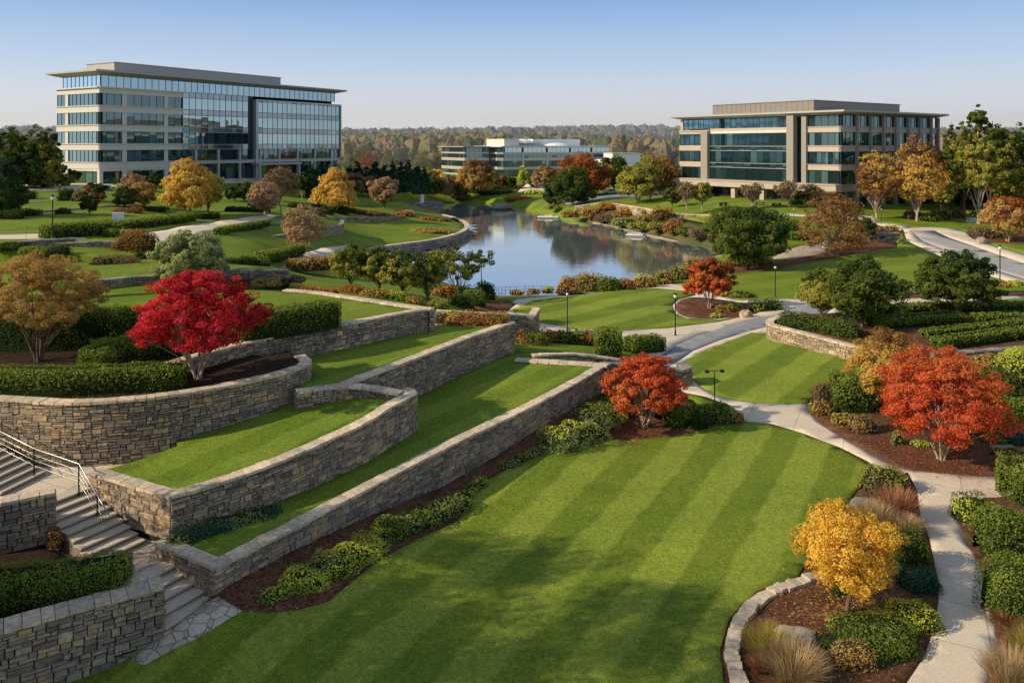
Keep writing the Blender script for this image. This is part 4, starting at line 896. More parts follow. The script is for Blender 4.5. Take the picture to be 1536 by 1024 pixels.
# ---- lamp posts
def lamp(label, px, py, top_py, kind='globe', z=None, group='lamp posts along the paths'):
    p = hit(px, py, z); h = (py-top_py)*p[1]/F; r = empty('lamp_post', p, random.random()*0.5); k = h/4.5
    mb = MB(); mb.lathe([(0.14*k,0),(0.14*k,0.06*k),(0.10*k,0.1*k),(0.085*k,0.5*k),(0.06*k,0.56*k),(0.05*k,3.7*k),(0.07*k,3.74*k),(0.05*k,3.8*k),(0.035*k,3.95*k)], sides=12); mb.build('pole', M['black_metal'], r, smooth=True)
    if kind == 'globe':
        mb = MB(); mb.lathe([(0.05*k,3.95*k),(0.14*k,4.0*k),(0.17*k,4.12*k),(0.17*k,4.25*k),(0.1*k,4.36*k),(0.01*k,4.4*k)], sides=12); mb.build('lamp_globe', M['globe'], r, smooth=True)
        mb = MB(); mb.lathe([(0.2*k,4.3*k),(0.2*k,4.33*k),(0.1*k,4.42*k),(0.03*k,4.5*k),(0.001,4.52*k)], sides=12); mb.build('lamp_cap', M['black_metal'], r)
    elif kind == 'double':
        r.rotation_euler = (0,0,0.15)
        mb = MB(); mb.tube([(-0.85*k,0,4.3*k),(0.85*k,0,4.3*k)], 0.04*k, 8); mb.tube([(0,0,3.9*k),(0,0,4.3*k)], 0.045*k, 8); mb.build('crossarm', M['black_metal'], r)
        for s in (-1,1):
            mb = MB(); x = s*0.85*k; mb.hexa([(x-0.2*k,-0.14*k,4.12*k),(x+0.2*k,-0.14*k,4.12*k),(x+0.2*k,0.14*k,4.12*k),(x-0.2*k,0.14*k,4.12*k),(x-0.14*k,-0.1*k,4.4*k),(x+0.14*k,-0.1*k,4.4*k),(x+0.14*k,0.1*k,4.4*k),(x-0.14*k,0.1*k,4.4*k)]); mb.build('floodlight', M['black_metal'], r)
    else:
        mb = MB(); mb.tube([(0,0,3.9*k),(0,0,4.35*k)], 0.04*k, 6); mb.box(0,0.5*k,-0.1*k,0.1*k,4.3*k,4.45*k); mb.build('lamp_head', M['black_metal'], r)
        mb = MB(); mb.lathe([(0.1*k,4.0*k),(0.16*k,4.1*k),(0.1*k,4.25*k),(0.01,4.28*k)], sides=10); mb.build('lamp_globe', M['globe'], r, smooth=True)
    tag(r, label, 'street lamp', group); return r
lamp('black lamp post with a twin floodlight crossarm beside the curving path', 1072, 617, 553, 'double')
lamp('black lamp post in front of the shore lawn, beside the flat clipped shrubs', 851, 497, 436, 'box')
lamp('black lamp post on the wide path left of the small orange tree bed', 1013, 503, 439)
lamp('black lamp post between the small orange tree and the pair of green trees', 1163, 446, 397)
lamp('black lamp post beside the driveway at the right edge', 1500, 426, 367)
lamp('tall black lamp post with white globe at the far left lawn', 79, 358, 292, z=8.6)
lamp('small short lamp on the far left lawn near the tall one', 39, 363, 341, 'box', z=8.2)
lamp('black lamp post by the pond behind the row of small trees', 722, 432, 383, 'box')
lamp('thin dark lamp post in front of the right office building', 1191, 336, 312)

# ---- fence by the pond
fp = [W(748,441,-0.5), W(765,440,-0.5), W(800,439,-0.5), W(838,440,-0.5)]
fe = empty('railing_fence', fp[0]); off = Vector(fp[0])
fps = cat(fp, 3)
for i, p in enumerate(fps):
    mb = MB(); mb.tube([Vector(p)-off, Vector(p)-off+Vector((0,0,0.85))], 0.03, 5); mb.build('post', M['black_metal'], fe)
for h in (0.82, 0.45, 0.12):
    mb = MB(); mb.tube([Vector(p)-off+Vector((0,0,h)) for p in fps], 0.018, 5); mb.build('rail', M['black_metal'], fe)
tag(fe, 'thin dark railing fence along the near edge of the pond', 'fence')

# ---- small things
def boxthing(name, label, cat_, px, py, w, h, d, mat, z=None, rz=0.3, cap=None, group=None):
    p = hit(px, py, z); r = empty(name, p, rz); mb = MB(); mb.box(-w/2,w/2,-d/2,d/2,-0.2,h); mb.build('body', M[mat], r)
    mb = MB(); mb.box(-w/2-0.06,w/2+0.06,-d/2-0.06,d/2+0.06,h,h+0.1); mb.build('top', M[cap or mat], r)
    tag(r, label, cat_, group); return r
boxthing('stone_sign', 'pale blank monument sign behind the hedge on the far left lawn', 'sign', 177, 341, 1.3, 1.7, 0.35, 'white', rz=0.4)
boxthing('stone_pillar', 'short white pillar at the far inlet of the pond', 'pillar', 633, 303, 1.0, 2.2, 1.0, 'white', z=1.5)
boxthing('utility_box', 'dark grey utility box beside the tall pine trunk', 'utility box', 1459, 334, 2.4, 1.0, 0.9, 'spandrel')
# garden arch
p = hit(411, 322); ar = empty('garden_arch', p, 0.3); mb = MB()
mb.tube([(-1.1,0,0),(-1.1,0,1.3),(-0.9,0,2.0),(-0.5,0,2.4),(0,0,2.55),(0.5,0,2.4),(0.9,0,2.0),(1.1,0,1.3),(1.1,0,0)], 0.16, 8); mb.build('arch_ring', M['coping'], ar, smooth=True); tag(ar, 'small pale stone arch on the far lawn left of the golden tree', 'arch')
# floating docks
def dock(label, px, py, L, rz):
    p = W(px, py, -1.0); r = empty('floating_dock', p, rz); mb = MB(); mb.box(-L/2,L/2,-1.6,1.6,-0.1,0.3); mb.build('pontoon', M['roofdark'], r)
    mb = MB()
    for k in range(int(L/0.5)): mb.box(-L/2-0.15+k*0.5,-L/2-0.15+k*0.5+0.46,-1.75,1.75,0.31,0.42)
    mb.build('deck', M['white'], r)
    mb = MB(); mb.box(-1.0,1.0,-0.5,0.5,0.42,0.8); mb.build('bench_box', M['coping'], r)
    tag(r, label, 'dock', 'white floating docks at the right bank')
dock('small white floating dock at the far right bank, nearer the middle of the pond', 823, 327, 5.5, -0.1)
dock('small white floating dock at the right bank by the gravel shore', 955, 354, 3.8, -0.25)
# parked cars in the distance
def car(label, px, py, colr, z=None, rz=0.2):
    p = hit(px, py, z); r = empty('parked_car', p, rz); m = m_plain('car_paint_'+colr, {'white':(0.7,0.7,0.7),'silver':(0.45,0.47,0.5),'blue':(0.05,0.1,0.25)}[colr], 0.25, 0.2, 0.03, spec=0.6)
    prof = [(-2.2,0.35),(-2.2,0.8),(-1.9,0.95),(-1.3,1.0),(-0.7,1.42),(0.8,1.45),(1.5,1.0),(2.1,0.85),(2.25,0.6),(2.25,0.35)]
    mb = MB(); n = len(prof)
    for a in range(n-1):
        (x0,z0),(x1,z1) = prof[a], prof[a+1]; w0 = 0.9-0.18*max(0,z0-0.95)/0.5; w1 = 0.9-0.18*max(0,z1-0.95)/0.5
        mb.quad((x0,-w0,z0),(x0,w0,z0),(x1,w1,z1),(x1,-w1,z1),0.5); mb.quad((x0,-w0,0.35),(x0,-w0,z0),(x1,-w1,z1),(x1,-w1,0.35),0.5); mb.quad((x0,w0,z0),(x0,w0,0.35),(x1,w1,0.35),(x1,w1,z1),0.5)
    mb.build('body', m, r)
    mb = MB(); mb.hexa([(-1.1,-0.87,1.02),(1.3,-0.87,1.02),(1.3,0.87,1.02),(-1.1,0.87,1.02),(-0.65,-0.77,1.38),(0.75,-0.77,1.4),(0.75,0.77,1.4),(-0.65,0.77,1.38)]); mb.build('windows', M['glass'], r)
    for sx in (-1.4,1.4):
        for sy in (-0.8,0.8): mb = MB(); mb.tube([(sx,sy-0.1,0.33),(sx,sy+0.1,0.33)], 0.33, 12); mb.build('wheel', M['black_metal'], r)
    tag(r, label, 'car', 'cars parked beyond the pond')
car('white car parked near the far road, beside the olive trees', 916, 291, 'white'); car('silver car parked left of the right office building under the olive trees', 975, 293, 'silver'); car('second pale car behind the silver one beneath the brown tree', 987, 291, 'white', rz=0.5)
# cafe tables on plaza
for i, (px, py, lb) in enumerate([(1140,309,'dark outdoor table set under the podium of the right office'),(1165,310,'dark outdoor table set beside the wide podium column'),(1085,309,'outdoor bench set near the leftmost podium columns')]):
    p = hit(px, py, 4.5); r = empty('outdoor_table', p, 0.3*i); mb = MB(); mb.box(-0.9,0.9,-0.5,0.5,0.7,0.78); mb.build('tabletop', M['black_metal'], r)
    for a in (-0.8,0.8): mb = MB(); mb.box(a-0.05,a+0.05,-0.4,0.4,0,0.7); mb.build('leg', M['black_metal'], r)
    for a in (-0.9,0.9): mb = MB(); mb.box(-0.9,0.9,a-0.15,a+0.15,0.4,0.46); mb.box(-0.8,-0.7,a-0.1,a+0.1,0,0.4); mb.box(0.7,0.8,a-0.1,a+0.1,0,0.4); mb.build('bench', M['pier'], r)
    tag(r, lb, 'table', 'outdoor tables')
for i, (px, lb) in enumerate([(60,'dark plaza railing at the far left below the left office'),(80,'dark plaza railing just left of the left office entrance')]):
    p = hit(px, 285, 9.7); r = empty('plaza_railing', p, 0.1)
    for a in range(5): mb = MB(); mb.tube([(a-2,0,0),(a-2,0,1.1)],0.05,5); mb.build('post', M['black_metal'], r)
    mb = MB(); mb.tube([(-2,0,1.1),(2,0,1.1)],0.05,5); mb.build('rail', M['black_metal'], r); tag(r, lb, 'railing')
# boulders
def boulder(label, px, py, w, h, z=None, d=None, mat='rock', seed=0):
    p = hit(px, py, z); s = p[1]/F; rg_ = np.random.RandomState(seed); d = d or w*0.7
    n = 14; m_ = 9; V = []; Fs = []
    ph = rg_.rand(6)*6.28
    for i in range(m_):
        t = i/(m_-1)*math.pi*0.55
        for k in range(n):
            a = 2*math.pi*k/n; q = 1+0.13*math.sin(2*a+ph[0])+0.09*math.sin(3*a+ph[1]+t*3)+0.06*math.sin(5*a+ph[2]-t*4)+rg_.uniform(-.03,.03)
            V.append((math.sin(t)**0.8*math.cos(a)*q*w*s/2, math.sin(t)**0.8*math.sin(a)*q*d*s/2, (math.cos(t)**0.8 if math.cos(t) > 0 else math.cos(t))*h*s*(1+0.1*math.sin(2*a+ph[3]))))
    for i in range(m_-1):
        for k in range(n): Fs.append((i*n+k, (i+1)*n+k, (i+1)*n+(k+1)%n, i*n+(k+1)%n))
    me = np_mesh('boulder', V, Fs, [M[mat]], rnd=np.full(len(Fs), rg_.rand())); o = link('boulder', me, loc=p, rz=rg_.rand()*0.5); tag(o, label, 'boulder')
boulder('flat grey boulder among the grasses of the yellow tree bed', 1192, 955, 56, 14, seed=1)
boulder('flat pale rock slab beside the lawn below the round shrub', 1297, 756, 42, 9, seed=2)
boulder('pinkish boulder beside the bed of the small orange tree', 1119, 475, 20, 10, seed=3, mat='stone_tan')
boulder('low rounded grey boulder beside the driveway bed', 1472, 365, 22, 9, seed=4)
boulder('small boulder pile at the shore of the far inlet', 612, 323, 22, 8, seed=5)
boulder('grey rock at the far middle shore of the pond', 752, 311, 34, 6, seed=6)
boulder('tan rock by the brown tree near the driveway', 1240, 372, 16, 10, seed=8)
# stepping slabs right edge
rgp = random.Random(4)
for i, (px, py) in enumerate([(1505,672),(1525,682),(1545,678)]):
    p = hit(px, py); mb = MB(); a, b_ = rgp.uniform(.7,1.0), rgp.uniform(.4,.55); mb.hexa([(-a,-b_,-0.05),(a*.9,-b_,-0.05),(a,b_,-0.05),(-a*.8,b_,-0.05),(-a*.95,-b_*.95,0.08),(a*.85,-b_*.95,0.08),(a*.95,b_*.95,0.08),(-a*.75,b_*.95,0.08)])
    o = mb.build('stepping_stone', M['coping_grey'], loc=p); tag(o, 'flat grey stepping slab in the mulch at the right edge', 'stepping stone', 'stepping slabs at the right edge')
# ------------------------------------------------------------------ vegetation builders
def rs(seed): return np.random.RandomState(seed)
def unit(v): return v/np.maximum(1e-9, np.linalg.norm(v, axis=-1, keepdims=True))
def leaf_quads(rg, C, Nrm, size, asp=0.62, nz=0.55):
    """rhombic leaf faces at C facing roughly Nrm"""
    n = len(C); nr = unit(Nrm + rg.normal(0, nz, (n,3))); t = unit(np.cross(nr, rg.normal(0,1,(n,3)))); b = np.cross(nr, t)
    s = (np.asarray(size)*rg.uniform(0.65,1.35,n))[:,None]
    V = np.stack([C-t*s*0.5, C-b*s*0.5*asp+nr*s*0.06, C+t*s*0.5, C+b*s*0.5*asp+nr*s*0.06], 1).reshape(-1,3)
    return V, np.arange(n*4).reshape(n,4)
def clump_cloud(rg, cc, cr, per, size, flat=0.75, crown_c=None, jitter=0.32, dens_out=0.6):
    k = len(cc); n = k*per; ci = np.repeat(np.arange(k), per)
    d = unit(rg.normal(0,1,(n,3))); r = rg.uniform(0,1,n)**(1/3)*dens_out + (1-dens_out)*rg.uniform(0.75,1.05,n)
    off = d*(cr[ci]*r)[:,None]; off[:,2] *= flat
    C = cc[ci]+off
    nr = d.copy(); nr[:,2] += 0.35
    if crown_c is not None: nr = nr*0.45 + unit(C-crown_c)*0.9
    V, Fq = leaf_quads(rg, C, nr, size)
    crnd = rg.uniform(0,1,k)
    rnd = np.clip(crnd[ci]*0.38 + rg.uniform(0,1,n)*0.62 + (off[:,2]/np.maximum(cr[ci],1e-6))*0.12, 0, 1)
    return V, Fq, rnd
def crown_pts(rg, shape, n, w, h):
    """clump centres in a crown of width w, height h, base at z=0; returns points and relative radius"""
    out = []; ph = rg.rand(8)*6.28
    while len(out) < n:
        p = rg.uniform(-1,1,3); x, y, z = p[0], p[1], (p[2]+1)/2
        a = math.atan2(y, x); rr = math.hypot(x, y)
        if shape == 'round': lim = math.sqrt(max(0, 1-(2*z-1)**2))**0.8
        elif shape == 'dome': lim = (math.sqrt(max(0, 1-z*z)))**0.75*(0.72+0.28*min(1, z/0.22))
        elif shape == 'egg': lim = math.sin(math.pi*min(1,(z*0.93+0.05))**0.72)**0.75
        elif shape == 'cone': lim = (1-z)**0.72*(0.6+0.4*min(1,z/0.1))
        elif shape == 'pine': lim = (math.sin(math.pi*min(1,0.25+0.73*z))**0.7)*(0.42+0.58*abs(math.sin(z*8+ph[0]+0.8*math.sin(a+ph[5]))))*(1+0.25*math.sin(2*a+ph[4]+z*9))
        elif shape == 'vase': lim = (0.25+0.75*min(1,z/0.6))*math.sqrt(max(0,1-max(0,(z-0.62)/0.38)**2))
        else: lim = 1
        lim *= 1+0.15*math.sin(3*a+ph[1]+z*5)+0.13*math.sin(5*a+ph[2]-z*7)+0.08*math.sin(9*z+ph[3]+2*a)
        if rr > lim: continue
        rel = rr/max(lim,1e-3); zz = abs(2*z-1) if shape in ('round','egg') else z
        if max(rel, zz) < 0.55 and rg.rand() < 0.72: continue
        out.append((x*w/2, y*w/2, z*h))
    return np.array(out)
def make_tree(seed, h, w, shape='round', leaf='green', cb=0.3, nt_=1, clumps=90, per=70, lsize=0.14, cl=0.15, bark='bark', trunk_r=None, twigs=0, flat=0.75, spread=0.35, limbs=None, lean=0.0, leaf2=None, limb_t=1.0):
    """returns (trunk mesh, crown mesh)"""
    rg = rs(seed); tr = trunk_r or h*(0.022 if h < 9 else 0.013)
    ch = h*(1-cb); cc = crown_pts(rg, shape, clumps, w*0.94, ch*0.95); cc[:,2] += h*cb
    cr = rg.uniform(0.7,1.3,clumps)*cl*min(w, ch)
    if shape == 'cone' or shape == 'pine': cr *= (1.15-0.6*(cc[:,2]-h*cb)/ch)
    crown_c = np.array([0,0,h*(cb+0.25*(1-cb))])
    V, Fq, rnd = clump_cloud(rg, cc, cr, per, lsize, flat, crown_c)
    mats = [leafmat(leaf)]; mi = None
    if leaf2:
        mats.append(leafmat(leaf2)); side = (cc[:,0]*0.6+cc[:,2]-h*0.6+rg.normal(0,0.12*h,clumps)) > 0.08*h; mi = np.repeat(side, per).astype(int)
    crown = np_mesh('crown', V, Fq, mats, mi, rnd)
    mb = MB(); tops = []
    for k in range(nt_):
        a = 2*math.pi*k/nt_+rg.rand()*0.6; b0 = np.array([math.cos(a), math.sin(a), 0])*(tr*1.3 if nt_ > 1 else 0)
        sp = spread*w*0.5*(1 if nt_ > 1 else 0.12); top = np.array([math.cos(a)*sp, math.sin(a)*sp, h*(cb+(0.42 if shape not in ('cone','pine') else 0.9)*(1-cb))])
        top[0] += lean*h
        mid = b0*0.5+top*0.5; mid[2] = top[2]*0.5; mid[:2] = b0[:2]+(top[:2]-b0[:2])*0.38+rg.normal(0,0.02*h,2)
        q1 = b0*0.75+mid*0.25; q1[:2] = b0[:2]+(mid[:2]-b0[:2])*0.2; q3 = (mid+top)/2+rg.normal(0,0.015*h,3)
        r0 = tr/(nt_**0.4); pts = [b0-np.array([0,0,0.15]), b0+np.array([0,0,0.12]), q1, mid, q3, top]
        mb.tube(pts, [r0*1.55, r0*1.15, r0*0.95, r0*0.8, r0*0.55, r0*0.28], 7); tops.append((np.array(pts), np.array([r0*1.55, r0*1.15, r0*0.95, r0*0.8, r0*0.55, r0*0.28])))
    nl = limbs if limbs is not None else min(clumps, 46)
    for j in rg.permutation(clumps)[:nl]:
        c = cc[j]; best = min(tops, key=lambda t: np.hypot(*(t[0][-1][:2]-c[:2])))
        P, Rr = best; frac = np.clip(rg.uniform(0.35,0.95) if shape not in ('cone','pine') else (c[2]/P[-1][2]-0.04), 0.3, 0.98)*(len(P)-1)
        i0 = min(int(frac), len(P)-2); s = P[i0]+(P[i0+1]-P[i0])*(frac-i0); r0 = (Rr[i0]+(Rr[i0+1]-Rr[i0])*(frac-i0))*0.55*limb_t
        if s[2] > c[2] and shape not in ('cone',): s = P[2]+(P[3]-P[2])*rg.rand(); 
        m1 = s+(c-s)*0.35+np.array([0,0,0.05*h])*rg.uniform(0,1)+rg.normal(0,0.012*h,3); m2 = s+(c-s)*0.7+np.array([0,0,0.03*h])+rg.normal(0,0.012*h,3)
        mb.tube([s, m1, m2, c], [r0, r0*0.65, r0*0.4, r0*0.15], 5, cap=False)
        if twigs:
            for _ in range(twigs):
                e = c+unit(rg.normal(0,1,3)+unit(c-crown_c)*0.9)*cr[j]*rg.uniform(0.9,1.7); g = m2+(c-m2)*rg.rand(); mm = (g+e)/2+rg.normal(0,0.01*h,3)
                mb.tube([g, mm, e], [r0*0.28, r0*0.2, r0*0.06], 3, cap=False)
    trunk = np_mesh('trunk', mb.v, [q for q in mb.f if True], [M[bark]], rnd=mb.r, smooth=True)
    return trunk, crown
def place_tree(name, meshes, loc, rz=0.0, sc=1.0, label=None, cat_='tree', group=None):
    r = empty(name, loc, rz); r.scale = (sc,sc,sc) if not hasattr(sc, '__len__') else sc
    for nm, me in zip(('trunk','crown'), meshes): link(nm, me, r)
    tag(r, label, cat_, group); return r
def dim(px_w, p): return px_w*p[1]/F
_tseed = [100]
def tree(name, label, px, py, top, wpx, z=None, group=None, sc_leaf=1.0, dx=0, **kw):
    """tree with base seen at (px,py), top at row `top`, crown wpx photo pixels wide"""
    p = hit(px, py, z); h = (py-top)*p[1]/F; w = wpx*p[1]/F*1.06; _tseed[0] += 1
    ls = max(0.09, 3.4*p[1]/F)*sc_leaf
    seed = kw.pop('seed', _tseed[0])
    if kw.get('clumps', 90) < 200:
        kw['clumps'] = int(kw.get('clumps', 90)*1.7); kw['cl'] = kw.get('cl', 0.15)*0.84; kw['per'] = max(12, int(kw.get('per', 70)*0.8))
    m = make_tree(seed, h, w, lsize=kw.pop('lsize', ls), **kw)
    return place_tree(name, m, p, 0, 1, label, 'tree', group)

# ---- shrubs
def blob_mesh(name, seed, pts, h, w, leaf, pexp=2.6, lsize=0.09, dens=None, lump=0.08, flat_top=False, body='hedge_body', leaf2=None, fuzzy=1.0, lens=None):
    """leafy mass following a ground polyline pts [(x,y,z)] with height h and width w; superelliptic section"""
    rg = rs(seed); P = np.array(pts, float)
    if len(P) == 1: P = np.vstack([P, P+[1e-3,0,0]])
    S = np.concatenate([[0], np.cumsum(np.hypot(*(np.diff(P[:,:2],axis=0).T)))]); L = S[-1]
    hw = w/2; L2 = max(0, L)
    area = (w+2*h)*(L2+w)*1.0; 
    if dens is None: dens = 1.9/(lsize**2)
    n = int(min(60000, area*dens)); ph = rg.rand(10)*6.28
    def place(tt, sec, end, rad):
        pass
    # sample stadium: choose s in [-hw, L+hw], section angle
    s = rg.uniform(-hw, L2+hw, n); th = rg.uniform(-0.12, math.pi+0.12, n)
    ct, st_ = np.cos(th), np.sin(th); e = 2/pexp
    cx = np.sign(ct)*np.abs(ct)**e; cz = np.sign(st_)*np.abs(st_)**e
    # ends shrink like a superellipse too
    over = np.clip(np.where(s < 0, -s, np.where(s > L2, s-L2, 0))/hw, 0, 0.999); k = (1-over**pexp)**(1/pexp)
    # sample some directly on end caps
    sc_ = np.clip(s, 0, L2); X = np.interp(sc_, S, P[:,0]); Y = np.interp(sc_, S, P[:,1]); Z = np.interp(sc_, S, P[:,2])
    X2 = np.interp(np.clip(sc_+0.2,0,L2), S, P[:,0])-np.interp(np.clip(sc_-0.2,0,L2), S, P[:,0]); Y2 = np.interp(np.clip(sc_+0.2,0,L2), S, P[:,1])-np.interp(np.clip(sc_-0.2,0,L2), S, P[:,1])
    dl = np.maximum(1e-9, np.hypot(X2, Y2)); tx, ty = X2/dl, Y2/dl
    if L < 0.01: tx, ty = np.ones(n), np.zeros(n)
    ext = np.where(s < 0, s, np.where(s > L2, s-L2, 0))
    lat = cx*hw*k; hgt = cz*h*((0.35+0.65*k) if pexp >= 3 else (0.06+0.94*k**0.85))
    lum = 1+lump*(np.sin(s*2.3/max(.4,hw)+ph[0]+cx*2)+0.7*np.sin(s*5.1/max(.4,hw)+ph[1]+cz*3)+0.5*np.sin(th*5+ph[2]+s*3))*0.6
    shell = lum*(1-fuzzy*0.10*rg.rand(n)**2*2)+rg.uniform(-0.01,0.03,n)*fuzzy
    px_ = X + tx*ext*shell - ty*lat*shell; py_ = Y + ty*ext*shell + tx*lat*shell; pz_ = Z + np.maximum(0.0, hgt*shell)
    nr = np.stack([tx*ext/hw - ty*cx, ty*ext/hw + tx*cx, cz+0.12], 1)
    C = np.stack([px_, py_, pz_], 1); V, Fq = leaf_quads(rg, C, unit(nr)*1.1, lsize, 0.7)
    cl_ = 0.5+0.5*np.sin(px_*3.1/max(.3,hw)+ph[3])*np.sin(py_*2.7/max(.3,hw)+ph[4])*np.cos(pz_*4+ph[5])
    rnd = np.clip(0.28*cl_+0.42*rg.rand(n)+0.34*(cz-0.25)*(1 if pexp > 3.5 else 0.6)+0.05, 0, 1)  # upper leaves take lighter ramp colours: a sunlit top put into the colour
    # end caps
    if pexp >= 3:
        ne = int(n*w*h*2.4/max(area,1e-6)) if True else 0; en = rg.rand(ne) < 0.5; la = rg.uniform(-1,1,ne); ll = np.abs(la)**pexp; kz = rg.uniform(0,1,ne)
        ex_ = hw*(1-np.minimum(0.999,ll))**(1/pexp)*rg.uniform(0.93,1.0,ne); si = np.where(en, 0, -1); ends = np.where(en[:,None], P[0], P[-1])
        def tdir(a, b):
            v_ = (b-a)[:2]; q_ = np.hypot(*v_); return v_/q_ if q_ > 0.01 else np.array([1.0,0])
        t0, t1 = tdir(P[0], P[1]), tdir(P[-2], P[-1]); T_ = np.where(en[:,None], -t0, t1)
        hh_ = h*0.93*(1-np.minimum(.999,np.abs(la)*0.9)**pexp)**(1/pexp)
        C2 = np.stack([ends[:,0]+T_[:,0]*ex_-T_[:,1]*la*hw*0.93, ends[:,1]+T_[:,1]*ex_+T_[:,0]*la*hw*0.93, ends[:,2]+kz*hh_],1)
        V2, F2_ = leaf_quads(rg, C2, np.column_stack([T_, np.full(ne,0.2)]), lsize, 0.7)
        Fq = np.vstack([Fq, F2_+len(V)]); V = np.vstack([V, V2]); rnd = np.concatenate([rnd, np.clip(rg.rand(ne)*0.6+kz*0.2,0,1)]); n += ne
        px_ = np.concatenate([px_, C2[:,0]]); py_ = np.concatenate([py_, C2[:,1]])
    # body
    ns = max(4, int((L2+w)/max(0.25, w*0.18))); m_ = 10; bv = []; bf = []
    for i in range(ns+1):
        s_ = -hw+(L2+w)*i/ns; s_ = min(max(s_, -hw*0.985), L2+hw*0.985); ov = 0 if 0 <= s_ <= L2 else (abs(s_) if s_ < 0 else s_-L2)/hw; kk = (1-min(.999,ov)**pexp)**(1/pexp)
        sc2 = min(max(s_,0),L2); x, y, z = (np.interp(sc2, S, P[:,q]) for q in range(3)); ex = s_-sc2
        ax = np.interp(min(sc2+.2,L2),S,P[:,0])-np.interp(max(sc2-.2,0),S,P[:,0]); ay = np.interp(min(sc2+.2,L2),S,P[:,1])-np.interp(max(sc2-.2,0),S,P[:,1]); dd = math.hypot(ax,ay)
        ax, ay = (ax/dd, ay/dd) if dd > 1e-6 and L > 0.01 else (1,0)
        for j in range(m_):
            t = math.pi*j/(m_-1); c_, s__ = math.cos(t), math.sin(t); lx = math.copysign(abs(c_)**e, c_)*hw*kk*(0.93-lump*0.95); lz = abs(s__)**e*h*((0.35+0.65*kk) if pexp >= 3 else kk**0.85)*(0.95-lump*0.95)
            bv.append((x+ax*ex*0.9-ay*lx, y+ay*ex*0.9+ax*lx, z+(lz if 0 < j < m_-1 else -0.05)))
    for i in range(ns):
        for j in range(m_-1): bf.append((i*m_+j, (i+1)*m_+j, (i+1)*m_+j+1, i*m_+j+1))
    nb = len(bv); allV = np.vstack([np.array(bv), V]); allF = np.vstack([np.array(bf), Fq+nb])
    mi = np.concatenate([np.zeros(len(bf)), np.ones(n)])
    mats = [M[body], leafmat(leaf)]
    if leaf2: mats.append(leafmat(leaf2)); mi[len(bf):][np.sin(px_*1.9/hw+ph[6])+np.sin(py_*2.3/hw+ph[7])+rg.normal(0,.5,n) > 0.5] = 2
    return allV, allF, mats, mi, np.concatenate([np.full(len(bf), 0.2), rnd])
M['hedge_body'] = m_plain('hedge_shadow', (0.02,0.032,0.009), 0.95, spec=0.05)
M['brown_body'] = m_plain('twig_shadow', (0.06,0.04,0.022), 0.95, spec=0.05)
_ss = [500]
def shrub(name, label, pts, h, w, leaf, cat_=None, group=None, z=None, base_px=True, **kw):
    """pts: photo positions of the base centre line; h,w in metres"""
    _ss[0] += 1; P = [hit(a, b, z) for a, b in pts]; o = P[len(P)//2]; loc = [(x-o[0], y-o[1], zz-o[2]) for x,y,zz in P]
    ls = kw.pop('lsize', max(0.075, 3.0*o[1]/F))
    V, Fq, mats, mi, rnd = blob_mesh(name, _ss[0], loc, h, w, leaf, lsize=ls, **kw)
    me = np_mesh(name, V, Fq, mats, mi, rnd); ob = link(name, me, loc=o); tag(ob, label, cat_ or name.replace('_',' '), group); return ob
def ball(name, label, px, py, wpx, hpx, leaf, cat_='shrub', group=None, z=None, **kw):
    """shrub whose foot is seen at (px,py), wpx wide and hpx high in the photo"""
    p = hit(px, py, z); s = p[1]/F; w = wpx*s; h = hpx*s*0.93
    # foot row is the front edge: move centre back by half the depth
    c = (p[0]*(1+w*0.4/p[1]), p[1]+w*0.4); _ss[0] += 1
    zz = p[2] if z is not None else tz(*c)
    h = max(0.25, h - (w*0.25)*(py-HY)/F)
    ls = kw.pop('lsize', max(0.07, 3.0*s))
    dp = kw.pop('depth', 1.0)
    V, Fq, mats, mi, rnd = blob_mesh(name, _ss[0], [(-w*0.08,0,0),(w*0.08,0,0)], h, w*0.86, leaf, lsize=ls, **kw)
    me = np_mesh(name, V, Fq, mats, mi, rnd); ob = link(name, me, loc=(c[0], c[1], zz)); tag(ob, label, cat_, group); return ob
def grass_tuft(label, px, py, wpx, hpx, leaf, z=None, group=None, n=900, name='ornamental_grass'):
    p = hit(px, py, z); s = p[1]/F; w = wpx*s; h = hpx*s; _ss[0] += 1; rg = rs(_ss[0])
    a = rg.rand(n)*6.283; b = rg.rand(n)**0.5*0.22*w; lean = rg.rand(n)**0.6*0.46*w; hh = h*rg.uniform(0.55,1.0,n)*(1-0.35*(lean/(0.5*w))**2)
    a2 = a+rg.normal(0,0.4,n); q0 = np.stack([np.cos(a)*b, np.sin(a)*b, np.zeros(n)],1); d = np.stack([np.cos(a2), np.sin(a2), np.zeros(n)],1)
    q1 = q0+d*(lean*0.35)[:,None]+np.array([0,0,1])*(hh*0.6)[:,None]; q2 = q0+d*lean[:,None]+np.array([0,0,1])*hh[:,None]
    t = np.stack([-np.sin(a2+rg.normal(0,.8,n)), np.cos(a2), np.zeros(n)],1); wd = max(0.012, 0.55*s)
    V = np.stack([q0-t*wd*.5, q0+t*wd*.5, q1+t*wd*.5, q1-t*wd*.5, q2+t*wd*.15, q2-t*wd*.15],1).reshape(-1,3)
    i = np.arange(n)*6; Fq = np.vstack([np.stack([i,i+1,i+2,i+3],1), np.stack([i+3,i+2,i+4,i+5],1)]); r = rg.rand(n)
    me = np_mesh(name, V, Fq, [leafmat(leaf)], rnd=np.concatenate([r*0.8, np.clip(r+0.15,0,1)])); ob = link(name, me, loc=p); tag(ob, label, 'ornamental grass', group); return ob
